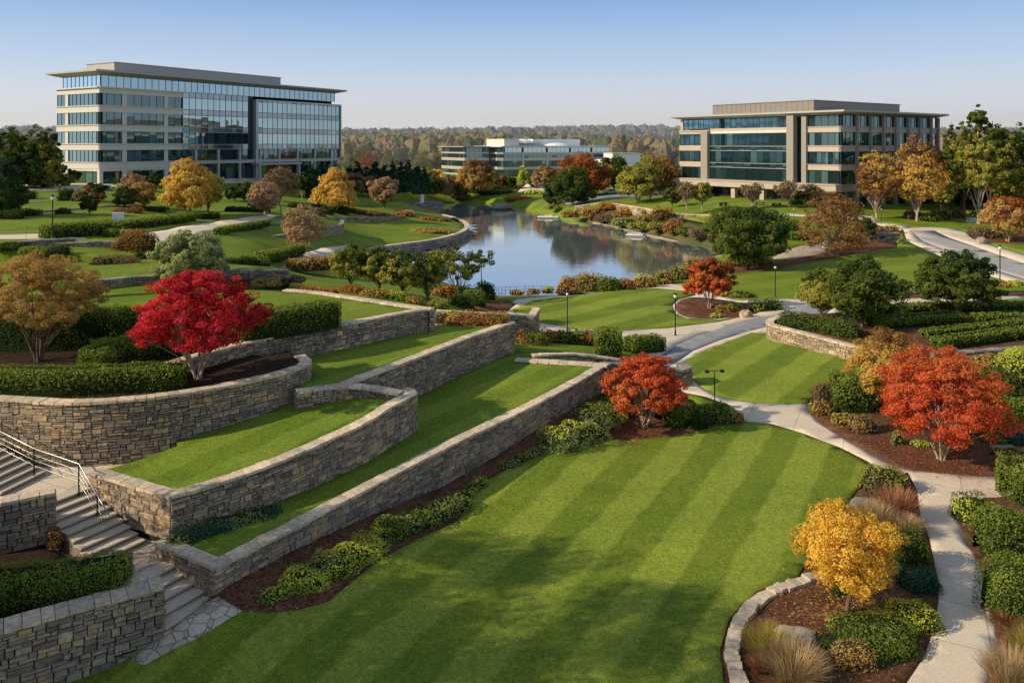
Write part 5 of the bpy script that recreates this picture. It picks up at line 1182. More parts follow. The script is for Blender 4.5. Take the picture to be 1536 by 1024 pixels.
# ------------------------------------------------------------------ near trees
tree('ornamental_tree', 'large sparse tan leaved tree with several trunks above the left hedges', 58, 541, 372, 178, z=5.4, shape='dome', leaf='tan', cb=0.36, nt_=4, clumps=280, per=125, cl=0.085, flat=0.6, bark='bark', spread=0.55, twigs=3, limbs=80, sc_leaf=0.85, limb_t=0.65, trunk_r=0.12)
tree('maple_tree', 'bright crimson tree with pale trunks on the rounded stone terrace', 296, 566, 402, 186, z=5.4, shape='dome', leaf='red', cb=0.34, nt_=5, clumps=400, per=140, cl=0.088, flat=0.6, sc_leaf=0.9, bark='bark_pale', spread=0.5, twigs=2)
tree('maple_tree', 'rounded orange tree with pale forked trunk at the end of the long stone wall', 967, 640, 530, 120, shape='dome', leaf='orange', cb=0.30, nt_=3, clumps=300, per=110, cl=0.095, flat=0.6, sc_leaf=0.9, bark='bark_pale', spread=0.5, leaf2='orangered')
tree('maple_tree', 'big red-orange tree with many pale stems in the mulch bed on the right', 1412, 688, 517, 184, shape='dome', leaf='orangered', cb=0.24, nt_=7, clumps=400, per=120, cl=0.085, flat=0.6, sc_leaf=0.9, bark='bark_pale', spread=0.55, twigs=2, leaf2='orange')
tree('ornamental_tree', 'small golden yellow tree in the stone edged bed, nearest tree', 1271, 918, 754, 140, seed=4321, shape='round', leaf='yellow', cb=0.24, nt_=1, clumps=320, per=105, cl=0.09, sc_leaf=0.9, bark='bark', trunk_r=0.085)
tree('ornamental_tree', 'gold and tan tree behind the big red-orange tree', 1332, 606, 489, 118, shape='dome', leaf='goldtree', cb=0.10, nt_=4, clumps=130, per=110, cl=0.11, bark='bark', twigs=4, leaf2='brown')
tree('maple_tree', 'small orange tree in the round mulch bed near the pond', 1064, 462, 385, 80, shape='dome', leaf='orange', cb=0.30, nt_=4, clumps=100, per=90, cl=0.11, bark='bark_pale', leaf2='rust')
tree('broadleaf_tree', 'large dark green tree with a thick trunk by the right bank of the pond', 1122, 404, 303, 118, shape='round', leaf='green', cb=0.12, nt_=1, clumps=170, per=110, cl=0.12, bark='bark_dark', leaf2='dark')
tree('broadleaf_tree', 'wide fine twigged brown tree with few leaves beside the gravel path', 1251, 383, 284, 102, shape='dome', leaf='brown', cb=0.14, nt_=2, clumps=150, per=32, cl=0.10, bark='twig', twigs=9, limbs=130, limb_t=0.8)
tree('broadleaf_tree', 'smaller of the two olive trees above the tan stone wall', 1232, 476, 400, 60, z=1.2, shape='egg', leaf='olive', cb=0.22, clumps=90, per=90, cl=0.13, leaf2='green')
tree('broadleaf_tree', 'larger dense dark olive tree above the tan stone wall', 1293, 492, 377, 106, z=1.2, shape='egg', leaf='green', cb=0.18, clumps=190, per=110, cl=0.11, leaf2='dark')
tree('broadleaf_tree', 'spreading olive green tree among the hedge rows on the right', 1436, 472, 372, 108, z=1.2, shape='dome', leaf='green', cb=0.24, clumps=180, per=110, cl=0.10, leaf2='dark')
tree('broadleaf_tree', 'pale grey-green bushy tree just behind the crimson tree', 284, 414, 343, 108, z=7.0, shape='dome', leaf='greengrey', cb=0.0, nt_=3, clumps=220, per=110, seed=31, cl=0.10)
G5 = 'row of small trees before the pond'
for px, py, tp, w, lb, nt__ in ((525,432,369,62,'leftmost small rounded green tree in the row before the pond',1),(569,438,374,58,'second small green tree from the left before the pond',1),(604,446,377,66,'third small green tree in the middle of the pond row',1),(642,451,381,56,'fourth small olive tree in the pond row',1),(688,443,374,100,'widest small tree with branching stems at the right end of the pond row',4)):
    tree('ornamental_tree', lb, px, py, tp-4, w*1.05, group=G5, shape='vase' if nt__ > 1 else 'dome', leaf='olive', cb=0.30, nt_=nt__, clumps=60, per=75, cl=0.13, leaf2='green')
# mid distance trees, left side
tree('golden_tree', 'tall golden yellow tree in front of the left office building', 281, 324, 233, 74, shape='egg', leaf='gold', cb=0.14, clumps=150, per=80, cl=0.10, nt_=2, twigs=2)
tree('golden_tree', 'pointed golden tree at the right end of the left office building', 503, 317, 241, 66, shape='cone', leaf='gold', cb=0.12, clumps=120, per=90, cl=0.14)
tree('broadleaf_tree', 'dark olive tree peeking out right of the tall golden tree', 312, 318, 258, 44, shape='round', leaf='olive', cb=0.25, clumps=60, per=60)
tree('broadleaf_tree', 'bare pinkish tan tree over the curved stone walls', 455, 376, 304, 66, shape='dome', leaf='pink', cb=0.16, nt_=3, clumps=110, per=30, cl=0.11, bark='bark_pale', twigs=6)
tree('broadleaf_tree', 'pinkish tan tree beside the stone arch', 397, 322, 270, 44, shape='round', leaf='pink', cb=0.16, clumps=80, per=50, twigs=3, bark='bark_pale')
tree('broadleaf_tree', 'grey-brown bare tree before the office glazing, behind the pinkish tree', 420, 302, 250, 56, shape='dome', leaf='brownbush', cb=0.2, clumps=80, per=24, twigs=6, bark='twig')
tree('broadleaf_tree', 'rounded tan tree standing alone left of the pond inlet', 576, 313, 265, 44, shape='round', leaf='pink', cb=0.2, clumps=80, per=60, bark='bark', twigs=3)
tree('broadleaf_tree', 'pinkish brown tree left of the tall golden tree', 200, 308, 257, 42, shape='egg', leaf='pink', cb=0.15, clumps=70, per=60, twigs=3)
tree('broadleaf_tree', 'tan tree right beside the pinkish brown one near the office entrance', 216, 314, 272, 32, shape='round', leaf='tan', cb=0.2, clumps=50, per=60)
tree('broadleaf_tree', 'small round dark green tree in front of the pinkish brown tree', 187, 313, 280, 36, shape='round', leaf='dark', cb=0.22, clumps=50, per=70)
tree('broadleaf_tree', 'small dark tree before the upper left stone walls', 134, 322, 292, 24, shape='round', leaf='dark', cb=0.2, clumps=36, per=50)
tree('broadleaf_tree', 'reddish brown shrubby tree at the upper left stone walls', 143, 302, 272, 30, shape='round', leaf='brown', cb=0.1, clumps=40, per=40, leaf2='dark')
tree('broadleaf_tree', 'dark green tree left of the golden tree against the office', 233, 288, 262, 26, shape='round', leaf='dark', cb=0.2, clumps=36, per=60)
tree('broadleaf_tree', 'very dark green tree cut by the left edge of the photo', 2, 326, 230, 66, z=8.4, shape='egg', leaf='dark', cb=0.02, clumps=120, per=80, cl=0.12, leaf2='conifer')
tree('broadleaf_tree', 'dark small tree just left of the pinkish tan tree', 383, 316, 290, 22, shape='round', leaf='dark', cb=0.15, clumps=30, per=60)
tree('broadleaf_tree', 'round dark tree in front of the office base, right of the olive tree', 352, 302, 278, 34, shape='round', leaf='dark', cb=0.2, clumps=40, per=60)
tree('broadleaf_tree', 'round green tree in front of the office base, left of the grey-brown tree', 367, 303, 272, 26, shape='round', leaf='green', cb=0.2, clumps=36, per=60)
tree('broadleaf_tree', 'green tree with a pale trunk between the bare tree and pointed golden tree', 453, 299, 258, 32, shape='round', leaf='dark', cb=0.35, clumps=40, per=60, bark='bark_pale')
tree('broadleaf_tree', 'tall dark tree left behind the pointed golden tree', 470, 297, 248, 34, shape='egg', leaf='conifer', cb=0.05, clumps=60, per=60)
# left forest beside the office
for i, (px, py, tp, w, lf) in enumerate([(-60,284,172,74,'dark'),(-18,284,178,60,'green'),(18,284,182,54,'dark'),(50,284,180,50,'dark'),(75,284,186,34,'olive'),(32,282,200,56,'green'),(62,283,216,48,'dark'),(5,285,220,60,'dark'),(92,279,246,44,'olive'),(66,281,248,40,'green'),(-110,284,176,80,'green')]):
    tree('forest_tree', 'tall dense green tree in the wood left of the left office', px, py, tp, w, z=9.6 if i not in (8,9) else 9.7, group='trees in the wood at the far left', shape='egg', leaf=lf, cb=0.08, clumps=90, per=55, cl=0.12, leaf2='dark' if lf != 'dark' else 'green')
# dark conifer row
for i, (px, tp, w) in enumerate([(512,250,26),(524,243,24),(537,236,28),(551,242,26),(563,235,26),(577,242,28),(588,236,24),(601,239,28),(613,234,26),(626,240,26),(637,246,20)]):
    tree('conifer_tree', 'dark green conifer in the row left of the far middle office', px, 290-(i%3)*2, tp, w, z=4.2, group='dark conifers between the offices', shape='cone', leaf='conifer', cb=0.0, clumps=120, per=45, cl=0.10, limbs=8)
for px, py, tp, w, lf, lb in [(528,293,258,44,'brownbush','bare greyish tree before the dark conifers, left side'),(553,295,264,34,'brownbush','bare greyish bush tree before the dark conifers, right side'),(648,294,266,34,'dark','dark low tree right of the conifer row'),(668,295,266,30,'brownbush','grey-brown tree beside the far inlet'),(690,296,276,22,'green','small green tree beside the far inlet')]:
    tree('broadleaf_tree', lb, px, py, tp, w, shape='round', leaf=lf, cb=0.15, clumps=50, per=45, twigs=2)
tree('broadleaf_tree', 'wide orange-brown tree in front of the far middle office', 713, 296, 240, 58, shape='dome', leaf='tan', cb=0.22, clumps=90, per=60, nt_=2, leaf2='brown')
tree('broadleaf_tree', 'large dark green tree on the far bank in the middle of the photo', 859, 309, 244, 62, shape='egg', leaf='dark', cb=0.14, clumps=120, per=80, cl=0.12, leaf2='green', seed=771)
tree('broadleaf_tree', 'russet orange tree behind the large dark green tree on the far bank', 872, 296, 228, 66, shape='round', leaf='rust', cb=0.12, clumps=100, per=70)
tree('broadleaf_tree', 'rust brown tree at the right of the russet tree', 893, 294, 241, 46, shape='round', leaf='rust', cb=0.15, clumps=70, per=60, leaf2='brown')
tree('broadleaf_tree', 'small yellow-green tree before the columns of the far middle office', 785, 278, 247, 15, z=3.7, shape='egg', leaf='lime', cb=0.2, clumps=30, per=50)
tree('broadleaf_tree', 'pinkish brown tree left of the large dark green tree', 818, 287, 247, 40, shape='dome', leaf='pink', cb=0.2, clumps=70, per=50, leaf2='brown')
tree('broadleaf_tree', 'narrow dark tree at the left foot of the large dark green tree', 828, 307, 276, 26, shape='round', leaf='dark', cb=0.1, clumps=45, per=60)
tree('broadleaf_tree', 'olive tree in front of the white box building', 921, 290, 232, 46, z=3.5, shape='round', leaf='olive', cb=0.2, clumps=70, per=55, leaf2='dark')
tree('broadleaf_tree', 'olive-brown tree with dark trunk beside the parked cars', 957, 305, 243, 60, shape='dome', leaf='olive', cb=0.22, clumps=90, per=60, nt_=2)
tree('broadleaf_tree', 'tall olive-brown tree directly left of the right office', 975, 301, 236, 36, shape='egg', leaf='olive', cb=0.25, clumps=60, per=55)
tree('broadleaf_tree', 'bare brown tree touching the left end of the right office', 996, 297, 234, 46, shape='dome', leaf='brown', cb=0.2, clumps=80, per=36, twigs=4)
tree('broadleaf_tree', 'small round green tree before the left columns of the right office', 1008, 312, 282, 26, shape='round', leaf='green', cb=0.3, clumps=40, per=55)
for px, tp, w, lf, lb in [(1053,273,24,'olive','small olive tree before the podium, second from the left'),(1128,273,34,'brownbush','bare vase shaped tree in the middle of the podium front'),(1030,272,28,'brownbush','bare slender tree at the left corner of the podium'),(1183,270,46,'brownbush','broad bare tree before the right part of the podium'),(1194,292,26,'dark','small dark tree under the broad bare podium tree'),(1218,276,26,'brownbush','thin bare tree near the corner of the right office')]:
    tree('broadleaf_tree', lb, px, 313, tp, w, z=4.3, shape='vase' if lf == 'brownbush' else 'round', leaf=lf, cb=0.3, clumps=50, per=18 if lf == 'brownbush' else 45, twigs=4 if lf == 'brownbush' else 0, bark='bark_pale')
tree('conifer_tree', 'dark green conifer against the shaded corner of the right office', 1271, 306, 236, 32, z=3.8, shape='cone', leaf='conifer', cb=0.02, clumps=90, per=60, leaf2='green')
tree('broadleaf_tree', 'brown-gold tree in front of the shaded side of the right office', 1315, 327, 219, 58, shape='egg', leaf='brown', cb=0.28, clumps=120, per=36, cl=0.10, twigs=4, leaf2='goldtree', bark='bark_pale')
tree('broadleaf_tree', 'tall golden tree with pale branches right of the brown-gold tree', 1375, 332, 196, 84, shape='egg', leaf='goldtree', cb=0.24, clumps=150, per=44, cl=0.09, twigs=3, bark='bark_pale', leaf2='brown', nt_=1)
tree('pine_tree', 'tallest pine with a long bare trunk near the right edge', 1468, 336, 151, 76, shape='pine', leaf='olive', cb=0.30, clumps=190, per=100, cl=0.075, seed=905, bark='bark_pale', limb_t=0.55, trunk_r=0.3, leaf2='green')
tree('ornamental_tree', 'small rust brown tree in the mulch bed at the right edge', 1512, 362, 292, 70, shape='dome', leaf='tan', cb=0.25, nt_=3, clumps=100, per=60, bark='bark_pale', leaf2='rust')
tree('broadleaf_tree', 'small dark upright tree behind the brown twigged tree', 1301, 362, 326, 24, shape='egg', leaf='dark', cb=0.3, clumps=40, per=60)
for px, py, tp, w, lf, cbx, shp in [(1345,318,262,44,'brown',0.4,'egg'),(1402,316,206,50,'brownbush',0.3,'egg'),(1428,320,182,40,'green',0.3,'pine'),(1442,320,250,40,'dark',0.25,'egg'),(1497,322,184,46,'green',0.25,'pine'),(1512,326,182,60,'olive',0.2,'egg'),(1446,322,190,46,'green',0.35,'pine'),(1488,326,172,52,'green',0.35,'pine'),(1530,330,180,54,'olive',0.25,'pine'),(1560,330,170,70,'olive',0.2,'egg'),(1412,322,262,40,'olive',0.3,'egg'),(1385,316,258,44,'dark',0.2,'round'),(1490,318,262,60,'dark',0.1,'round'),(1525,318,258,60,'dark',0.1,'round'),(1455,316,262,50,'dark',0.1,'round'),(1350,314,276,50,'dark',0.1,'round'),(1590,330,190,80,'green',0.1,'egg'),(1420,312,270,50,'dark',0.05,'round'),(1320,312,276,44,'dark',0.05,'round'),(1640,330,190,80,'green',0.1,'egg')]:
    tree('forest_tree', 'tree of the mixed wood behind the tall pine at the right edge', px, py-4, tp, w, z=3.0, group='trees of the wood at the right edge', shape=shp, leaf=lf, cb=cbx, clumps=80, per=34 if lf == 'brownbush' else 65, cl=0.13, twigs=4 if lf == 'brownbush' else 0, bark='bark', leaf2='dark' if lf == 'olive' else None)

# ---- far wood: rows of individually placed trees at the foot, then the continuous wood
rgf = rs(77)
farm = [make_tree(900+i, 13, 11, ['round','egg','dome','egg'][i%4], ['olive','brown','farwood','gold','green','rust'][i], cb=0.08, clumps=50, per=26, lsize=0.9, cl=0.17, limbs=8) for i in range(6)]
k = 0
for i in range(58):
    px = 505+rgf.rand()*530+(0 if i % 4 else rgf.uniform(-560,900)); Y = rgf.uniform(385,450); X = (px-CX)/F*Y
    if -30 < X < 70 and Y < 395: Y += 25
    m = farm[rgf.randint(6) if rgf.rand() > 0.4 else 2]
    place_tree('forest_tree', m, (X, Y, tz(X,Y)-0.3), rgf.rand()*6.28, rgf.uniform(0.6,1.0), 'autumn tree at the near edge of the far wood beyond the offices', 'tree', 'trees at the edge of the far wood')
def far_wood(name, label, mat, y0, y1, n, hs, seed, leafs=70, ls=1.6):
    rg_ = rs(seed); Y = np.sqrt(rg_.uniform(y0*y0, y1*y1, n)); X = rg_.uniform(-0.95,0.95,n)*Y; Z = terr(X, Y)
    hh = rg_.uniform(hs*0.6, hs*1.4, n); ww = hh*rg_.uniform(0.6,0.95,n); per = leafs
    ci = np.repeat(np.arange(n), per); d = unit(rg_.normal(0,1,(n*per,3))); lob = 1+0.18*np.sin(3*np.arctan2(d[:,1],d[:,0])+ci)+0.12*np.sin(5*d[:,2]+ci*2)
    C = np.stack([X[ci]+d[:,0]*ww[ci]*0.5*lob, Y[ci]+d[:,1]*ww[ci]*0.5*lob, Z[ci]+hh[ci]*0.52+d[:,2]*hh[ci]*0.5*lob],1)
    V, Fq = leaf_quads(rg_, C, d*1.0, ls, 0.9, 0.16); tr = rg_.rand(n)
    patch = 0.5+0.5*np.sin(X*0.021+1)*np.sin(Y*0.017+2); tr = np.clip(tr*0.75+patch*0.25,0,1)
    # solid rounded crowns inside the leaves
    nu, nv = 9, 6; u_ = np.arange(nu)/nu*6.2832; v_ = np.linspace(0.05, 2.6, nv); dd = np.stack([np.outer(np.sin(v_),np.cos(u_)), np.outer(np.sin(v_),np.sin(u_)), np.outer(np.cos(v_),np.ones(nu))],-1).reshape(-1,3)
    lb = 1+0.13*np.sin(3*np.arctan2(dd[:,1],dd[:,0])[None]+np.arange(n)[:,None]*1.7)+0.08*rg_.normal(0,1,(n,len(dd)))
    B = np.stack([X[:,None]+dd[:,0]*ww[:,None]*0.47*lb, Y[:,None]+dd[:,1]*ww[:,None]*0.47*lb, Z[:,None]+hh[:,None]*0.52+dd[:,2]*hh[:,None]*0.47*lb],-1).reshape(-1,3)
    q = np.array([(i*nu+j, (i+1)*nu+j, (i+1)*nu+(j+1)%nu, i*nu+(j+1)%nu) for i in range(nv-1) for j in range(nu)]); BF = (q[None]+(np.arange(n)*nu*nv)[:,None,None]).reshape(-1,4)
    me = np_mesh(name, np.vstack([B, V]), np.vstack([BF, Fq+len(B)]), [leafmat(mat)], rnd=np.concatenate([np.repeat(tr*0.85, len(q)), np.clip(tr[ci]*0.85+rg_.rand(n*per)*0.15,0,1)])); o = link(name, me); tag(o, label, 'wood', kind='stuff')
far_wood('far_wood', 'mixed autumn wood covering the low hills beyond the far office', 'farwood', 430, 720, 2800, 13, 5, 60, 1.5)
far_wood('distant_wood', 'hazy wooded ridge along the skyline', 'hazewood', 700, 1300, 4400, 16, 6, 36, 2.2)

# ------------------------------------------------------------------ hedges and shrubs, near left
HG = 'clipped hedges on the stone terraces'
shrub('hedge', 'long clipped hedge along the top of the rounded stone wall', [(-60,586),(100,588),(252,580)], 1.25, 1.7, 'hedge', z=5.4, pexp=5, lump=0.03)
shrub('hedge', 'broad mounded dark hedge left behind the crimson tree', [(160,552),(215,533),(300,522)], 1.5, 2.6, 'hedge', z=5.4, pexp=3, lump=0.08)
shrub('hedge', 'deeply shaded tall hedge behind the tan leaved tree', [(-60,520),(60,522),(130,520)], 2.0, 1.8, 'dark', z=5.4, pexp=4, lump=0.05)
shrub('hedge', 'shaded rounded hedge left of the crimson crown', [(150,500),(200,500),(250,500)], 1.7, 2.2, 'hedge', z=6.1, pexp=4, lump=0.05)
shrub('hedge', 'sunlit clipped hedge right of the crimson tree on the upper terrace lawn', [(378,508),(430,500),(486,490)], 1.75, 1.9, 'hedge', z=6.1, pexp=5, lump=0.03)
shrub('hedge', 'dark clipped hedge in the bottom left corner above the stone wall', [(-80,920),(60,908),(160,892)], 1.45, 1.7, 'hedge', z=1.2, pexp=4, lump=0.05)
ball('shrub', 'small reddish flowering shrub at the foot of the rounded wall by the stairs', 80, 689, 28, 44, 'brown', z=2.4, lump=0.2, body='brown_body', fuzzy=2.0)
ball('shrub', 'tiny rust shrub below the stair wall by the bottom left hedge', 82, 824, 26, 30, 'brown', z=1.2, lump=0.2, body='brown_body', fuzzy=2.0)
# ground cover in the lower corner planter
shrub('groundcover', 'low green and blue groundcover in the corner planter above the lower stairs', [(275,808),(320,795),(400,775)], 0.45, 1.5, 'teal', cat_='ground cover', z=1.35, pexp=2.2, lump=0.15, leaf2='sage')
# border under the long wall
shrub('shrub', 'yellow and green spreading shrub nearest the stairs in the wall border', [(458,868),(500,853),(545,826)], 0.55, 2.1, 'lime', leaf2='sage', pexp=2.2, lump=0.26, fuzzy=1.6)
ball('shrub', 'small bright green mound between the two spreading shrubs of the wall border', 585, 812, 58, 32, 'lime', leaf2='hedge')
shrub('shrub', 'grey-green spreading shrub in the middle of the wall border', [(614,790),(650,776),(682,760)], 0.6, 1.6, 'sage', pexp=2.3, lump=0.14, leaf2='hedge', fuzzy=1.6)
shrub('shrub', 'large sage green spreading shrub near the orange tree below the wall', [(842,665),(870,652),(900,632)], 0.85, 3.0, 'sage', pexp=2.2, lump=0.26, fuzzy=1.6, leaf2='lime')
shrub('shrub', 'olive spreading shrub in the wall corner behind the sage shrub', [(885,624),(912,617)], 0.8, 1.6, 'hedge', pexp=2.4, lump=0.15)
shrub('hedge', 'clipped hedge right behind the orange tree at the wall end', [(1015,636),(1045,632),(1075,630)], 1.1, 1.6, 'hedge', pexp=3.2)
ball('shrub', 'small round dark shrub at the edge of the great lawn near the orange tree', 1047, 645, 30, 26, 'dark')
shrub('shrub', 'low pale gold flowering border behind the twin headed lamp', [(1068,632),(1090,633),(1106,632)], 0.6, 1.0, 'goldbush', lump=0.15, leaf2='sage')
ball('shrub', 'dark round shrub in shade left of the hedge behind the orange tree', 1000, 630, 46, 30, 'dark')
ball('shrub', 'dark shrub in the shade of the wall left of the orange tree', 925, 622, 60, 30, 'dark', lump=0.15)
# behind the terrace end
ball('shrub', 'rust-gold rounded shrub against the end of the diagonal wall', 795, 535, 62, 40, 'rustbush', body='brown_body', z=1.0, lump=0.15, fuzzy=1.5, leaf2='hedge')
ball('shrub', 'taller rust-gold shrub touching the diagonal wall end', 776, 528, 48, 44, 'goldbush', body='brown_body', z=1.0, lump=0.15, fuzzy=1.5, leaf2='hedge')
shrub('hedge', 'flat topped brownish green hedge left of the box shrub', [(822,522),(850,522),(874,521)], 1.5, 2.0, 'hedge', z=0.6, pexp=4, leaf2='rustbush')
ball('topiary_shrub', 'upright clipped box shrub with squared top', 912, 536, 40, 46, 'hedge', z=1.0, pexp=5, lump=0.04)
ball('topiary_shrub', 'small round ball shrub in front of the upright box shrub', 902, 540, 24, 22, 'hedge', z=1.2, lump=0.05)
shrub('hedge', 'rounded clipped green hedge right of the box shrub', [(948,527),(965,525),(978,524)], 1.3, 2.2, 'hedge', pexp=3.2, lump=0.06)
# bed between the walls
ball('shrub', 'yellow-green small shrub in the rust bed at the top of the diagonal terraces', 675, 482, 28, 16, 'lime', z=4.5)
shrub('shrub', 'long rust orange shrub bed behind the diagonal terrace wall', [(690,486),(715,486),(742,486)], 0.9, 2.2, 'rustbush', z=4.5, body='brown_body', lump=0.15, leaf2='goldbush')
ball('shrub', 'left rust shrub at the corner of the upper terrace wall', 662, 484, 24, 14, 'brownbush', z=4.5, body='brown_body')
# around the small tree row
for px, py, w, h, lf, lb in [(655,466,34,16,'olive','olive mound below the fourth small tree'),(693,463,40,24,'hedge','green ball shrub below the widest small tree'),(712,459,34,28,'hedge','dark green ball shrub behind the mulch near the pond'),(727,450,34,30,'dark','dark rounded shrub nearest the pond beside the mulch'),(668,448,40,22,'rustbush','rust shrub behind the fourth small tree'),(560,447,46,14,'goldbush','gold mound shrub below the third small tree'),(590,450,40,14,'lime','yellow flowering mound between the second and third small trees'),(527,441,44,12,'rustbush','low rust shrub beneath the leftmost small tree'),(618,456,34,12,'goldbush','low gold shrub between the middle small trees'),(690,448,44,22,'dark','dark shrub mass behind the green balls')]:
    ball('shrub', lb, px, py, w, h, lf, lump=0.12)
shrub('shrub', 'thin rust border along the far coping of the upper terrace lawn', [(448,436),(475,439),(500,442)], 0.5, 0.9, 'rustbush', z=5.6, lump=0.15, body='brown_body')
shrub('hedge', 'dense orange-brown clipped bed left of the leftmost small tree', [(447,405),(470,404),(492,402)], 1.3, 2.6, 'goldbush', z=4.2, pexp=3.5, body='brown_body', leaf2='rustbush')
# shrubs at left mid distance
L = [(300,415,90,16,'dark','dark shrub strip below the grey-green tree'),(205,380,64,34,'brown','large dark russet shrub left of the grey-green tree'),(213,392,26,16,'dark','dark ball in front of the russet shrub'),(185,396,60,12,'brownbush','low brown shrub on the shaded side terrace'),(150,398,30,14,'brownbush','grey-brown shrub at the left of the side terrace'),
 (385,403,40,20,'hedge','rounded hedge ball left of the curving gravel path'),(20,378,50,14,'dark','dark shrub strip below the far left lamp wall'),(60,384,60,12,'hedge','green shrub strip at the foot of the far left wall'),(168,357,26,15,'hedge','sunlit ball shrub in front of the blank sign'),(196,356,26,12,'goldbush','pale gold shrub right of the sunlit ball'),(90,384,30,16,'dark','dark shrub left of the tan tree top'),
 (440,424,40,10,'brownbush','grey low shrub by the end of the shaded wall'),(400,430,44,12,'goldbush','pale low shrub at the base of the shaded wall'),(350,432,50,12,'dark','dark low shrub at the base of the shaded wall')]
for px, py, w, h, lf, lb in L: ball('shrub', lb, px, py, w, h, lf, z=7.0 if (py > 385 and px < 240) else 6.1 if py > 420 else None, lump=0.12)
for pts, h, w, lf, lb in [([(82,356),(115,354),(150,352)],1.5,2.6,'hedge','dark clipped hedge right of the far left lamp'),([(130,344),(160,342)],1.0,2.0,'hedge','low hedge behind the blank sign'),([(190,343),(215,341),(236,338)],1.1,2.2,'hedge','curving low hedge right of the blank sign'),([(245,337),(262,335),(280,331)],1.2,2.4,'hedge','low hedge below the tall golden tree'),
   ([(330,352),(370,344),(398,338)],0.9,1.4,'hedge','thin hedge on top of the curved dark wall'),([(345,404),(358,404),(370,402)],1.1,1.8,'dark','shaded hedge left of the hedge ball'),([(393,394),(420,388),(446,381)],1.2,1.8,'hedge','long sunlit hedge climbing beside the gravel path'),([(345,317),(372,318),(398,318)],0.8,1.4,'dark','dark low hedge in front of the stone arch'),([(300,329),(320,328)],0.9,1.6,'dark','small dark hedge right of the tall golden tree'),([(440,312),(470,313),(495,314)],1.0,1.8,'dark','dark hedge left under the pointed golden tree'),([(515,316),(550,322),(585,328)],1.0,2.2,'brown','brown hedge strip right of the pointed golden tree')]:
    shrub('hedge', lb, pts, h, w, lf, pexp=4)
for px, py, w, h, lf, lb in [(490,322,22,14,'dark','dark ball shrub left of the golden trunk'),(514,322,18,14,'dark','dark ball shrub right of the golden trunk'),(478,324,24,12,'brownbush','grey shrub beside the dark balls'),(15,330,40,16,'dark','very dark shrub under the left edge tree'),(45,325,30,12,'dark','dark shrub before the lowest plaza wall'),(95,322,24,10,'dark','dark shrub right of the lowest plaza wall'),(100,302,26,20,'dark','dark rounded shrub between the plaza walls'),(122,303,26,18,'brownbush','brown rounded shrub between the plaza walls'),(40,300,28,16,'green','green rounded shrub on the upper plaza wall'),(192,320,44,8,'brown','low brown shrub bed under the small dark tree'),(230,318,40,8,'dark','low dark shrub bed left of the tall golden tree'),(640,350,50,6,'goldbush','thin gold shrub strip on the shore lawn edge'),(672,352,24,6,'goldbush','gold shrub at the tip of the shore lawn'),(640,331,30,6,'rustbush','rust shrub at the inlet'),(668,333,20,7,'brownbush','brown shrub at the inlet tip'),(606,325,30,8,'rustbush','rusty shrub patch by the far inlet wall')]:
    ball('shrub', lb, px, py, w, h, lf, lump=0.12)

# shore shrubs, centre and right
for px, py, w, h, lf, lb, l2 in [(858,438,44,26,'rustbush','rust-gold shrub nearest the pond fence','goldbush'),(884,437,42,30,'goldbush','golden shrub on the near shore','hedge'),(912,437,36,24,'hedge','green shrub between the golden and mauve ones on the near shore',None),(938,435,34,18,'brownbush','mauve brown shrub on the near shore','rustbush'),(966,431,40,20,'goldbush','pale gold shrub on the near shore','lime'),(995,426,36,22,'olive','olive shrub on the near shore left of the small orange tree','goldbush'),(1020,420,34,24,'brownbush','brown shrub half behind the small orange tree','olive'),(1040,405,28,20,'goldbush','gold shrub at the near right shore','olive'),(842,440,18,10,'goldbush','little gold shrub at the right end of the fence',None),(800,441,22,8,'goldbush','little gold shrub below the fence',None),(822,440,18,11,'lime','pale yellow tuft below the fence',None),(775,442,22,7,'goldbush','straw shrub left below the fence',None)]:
    ball('shrub', lb, px, py, w, h, lf, lump=0.14, fuzzy=1.6, leaf2=l2, body='brown_body' if lf in ('rustbush','brownbush','goldbush') else 'hedge_body')
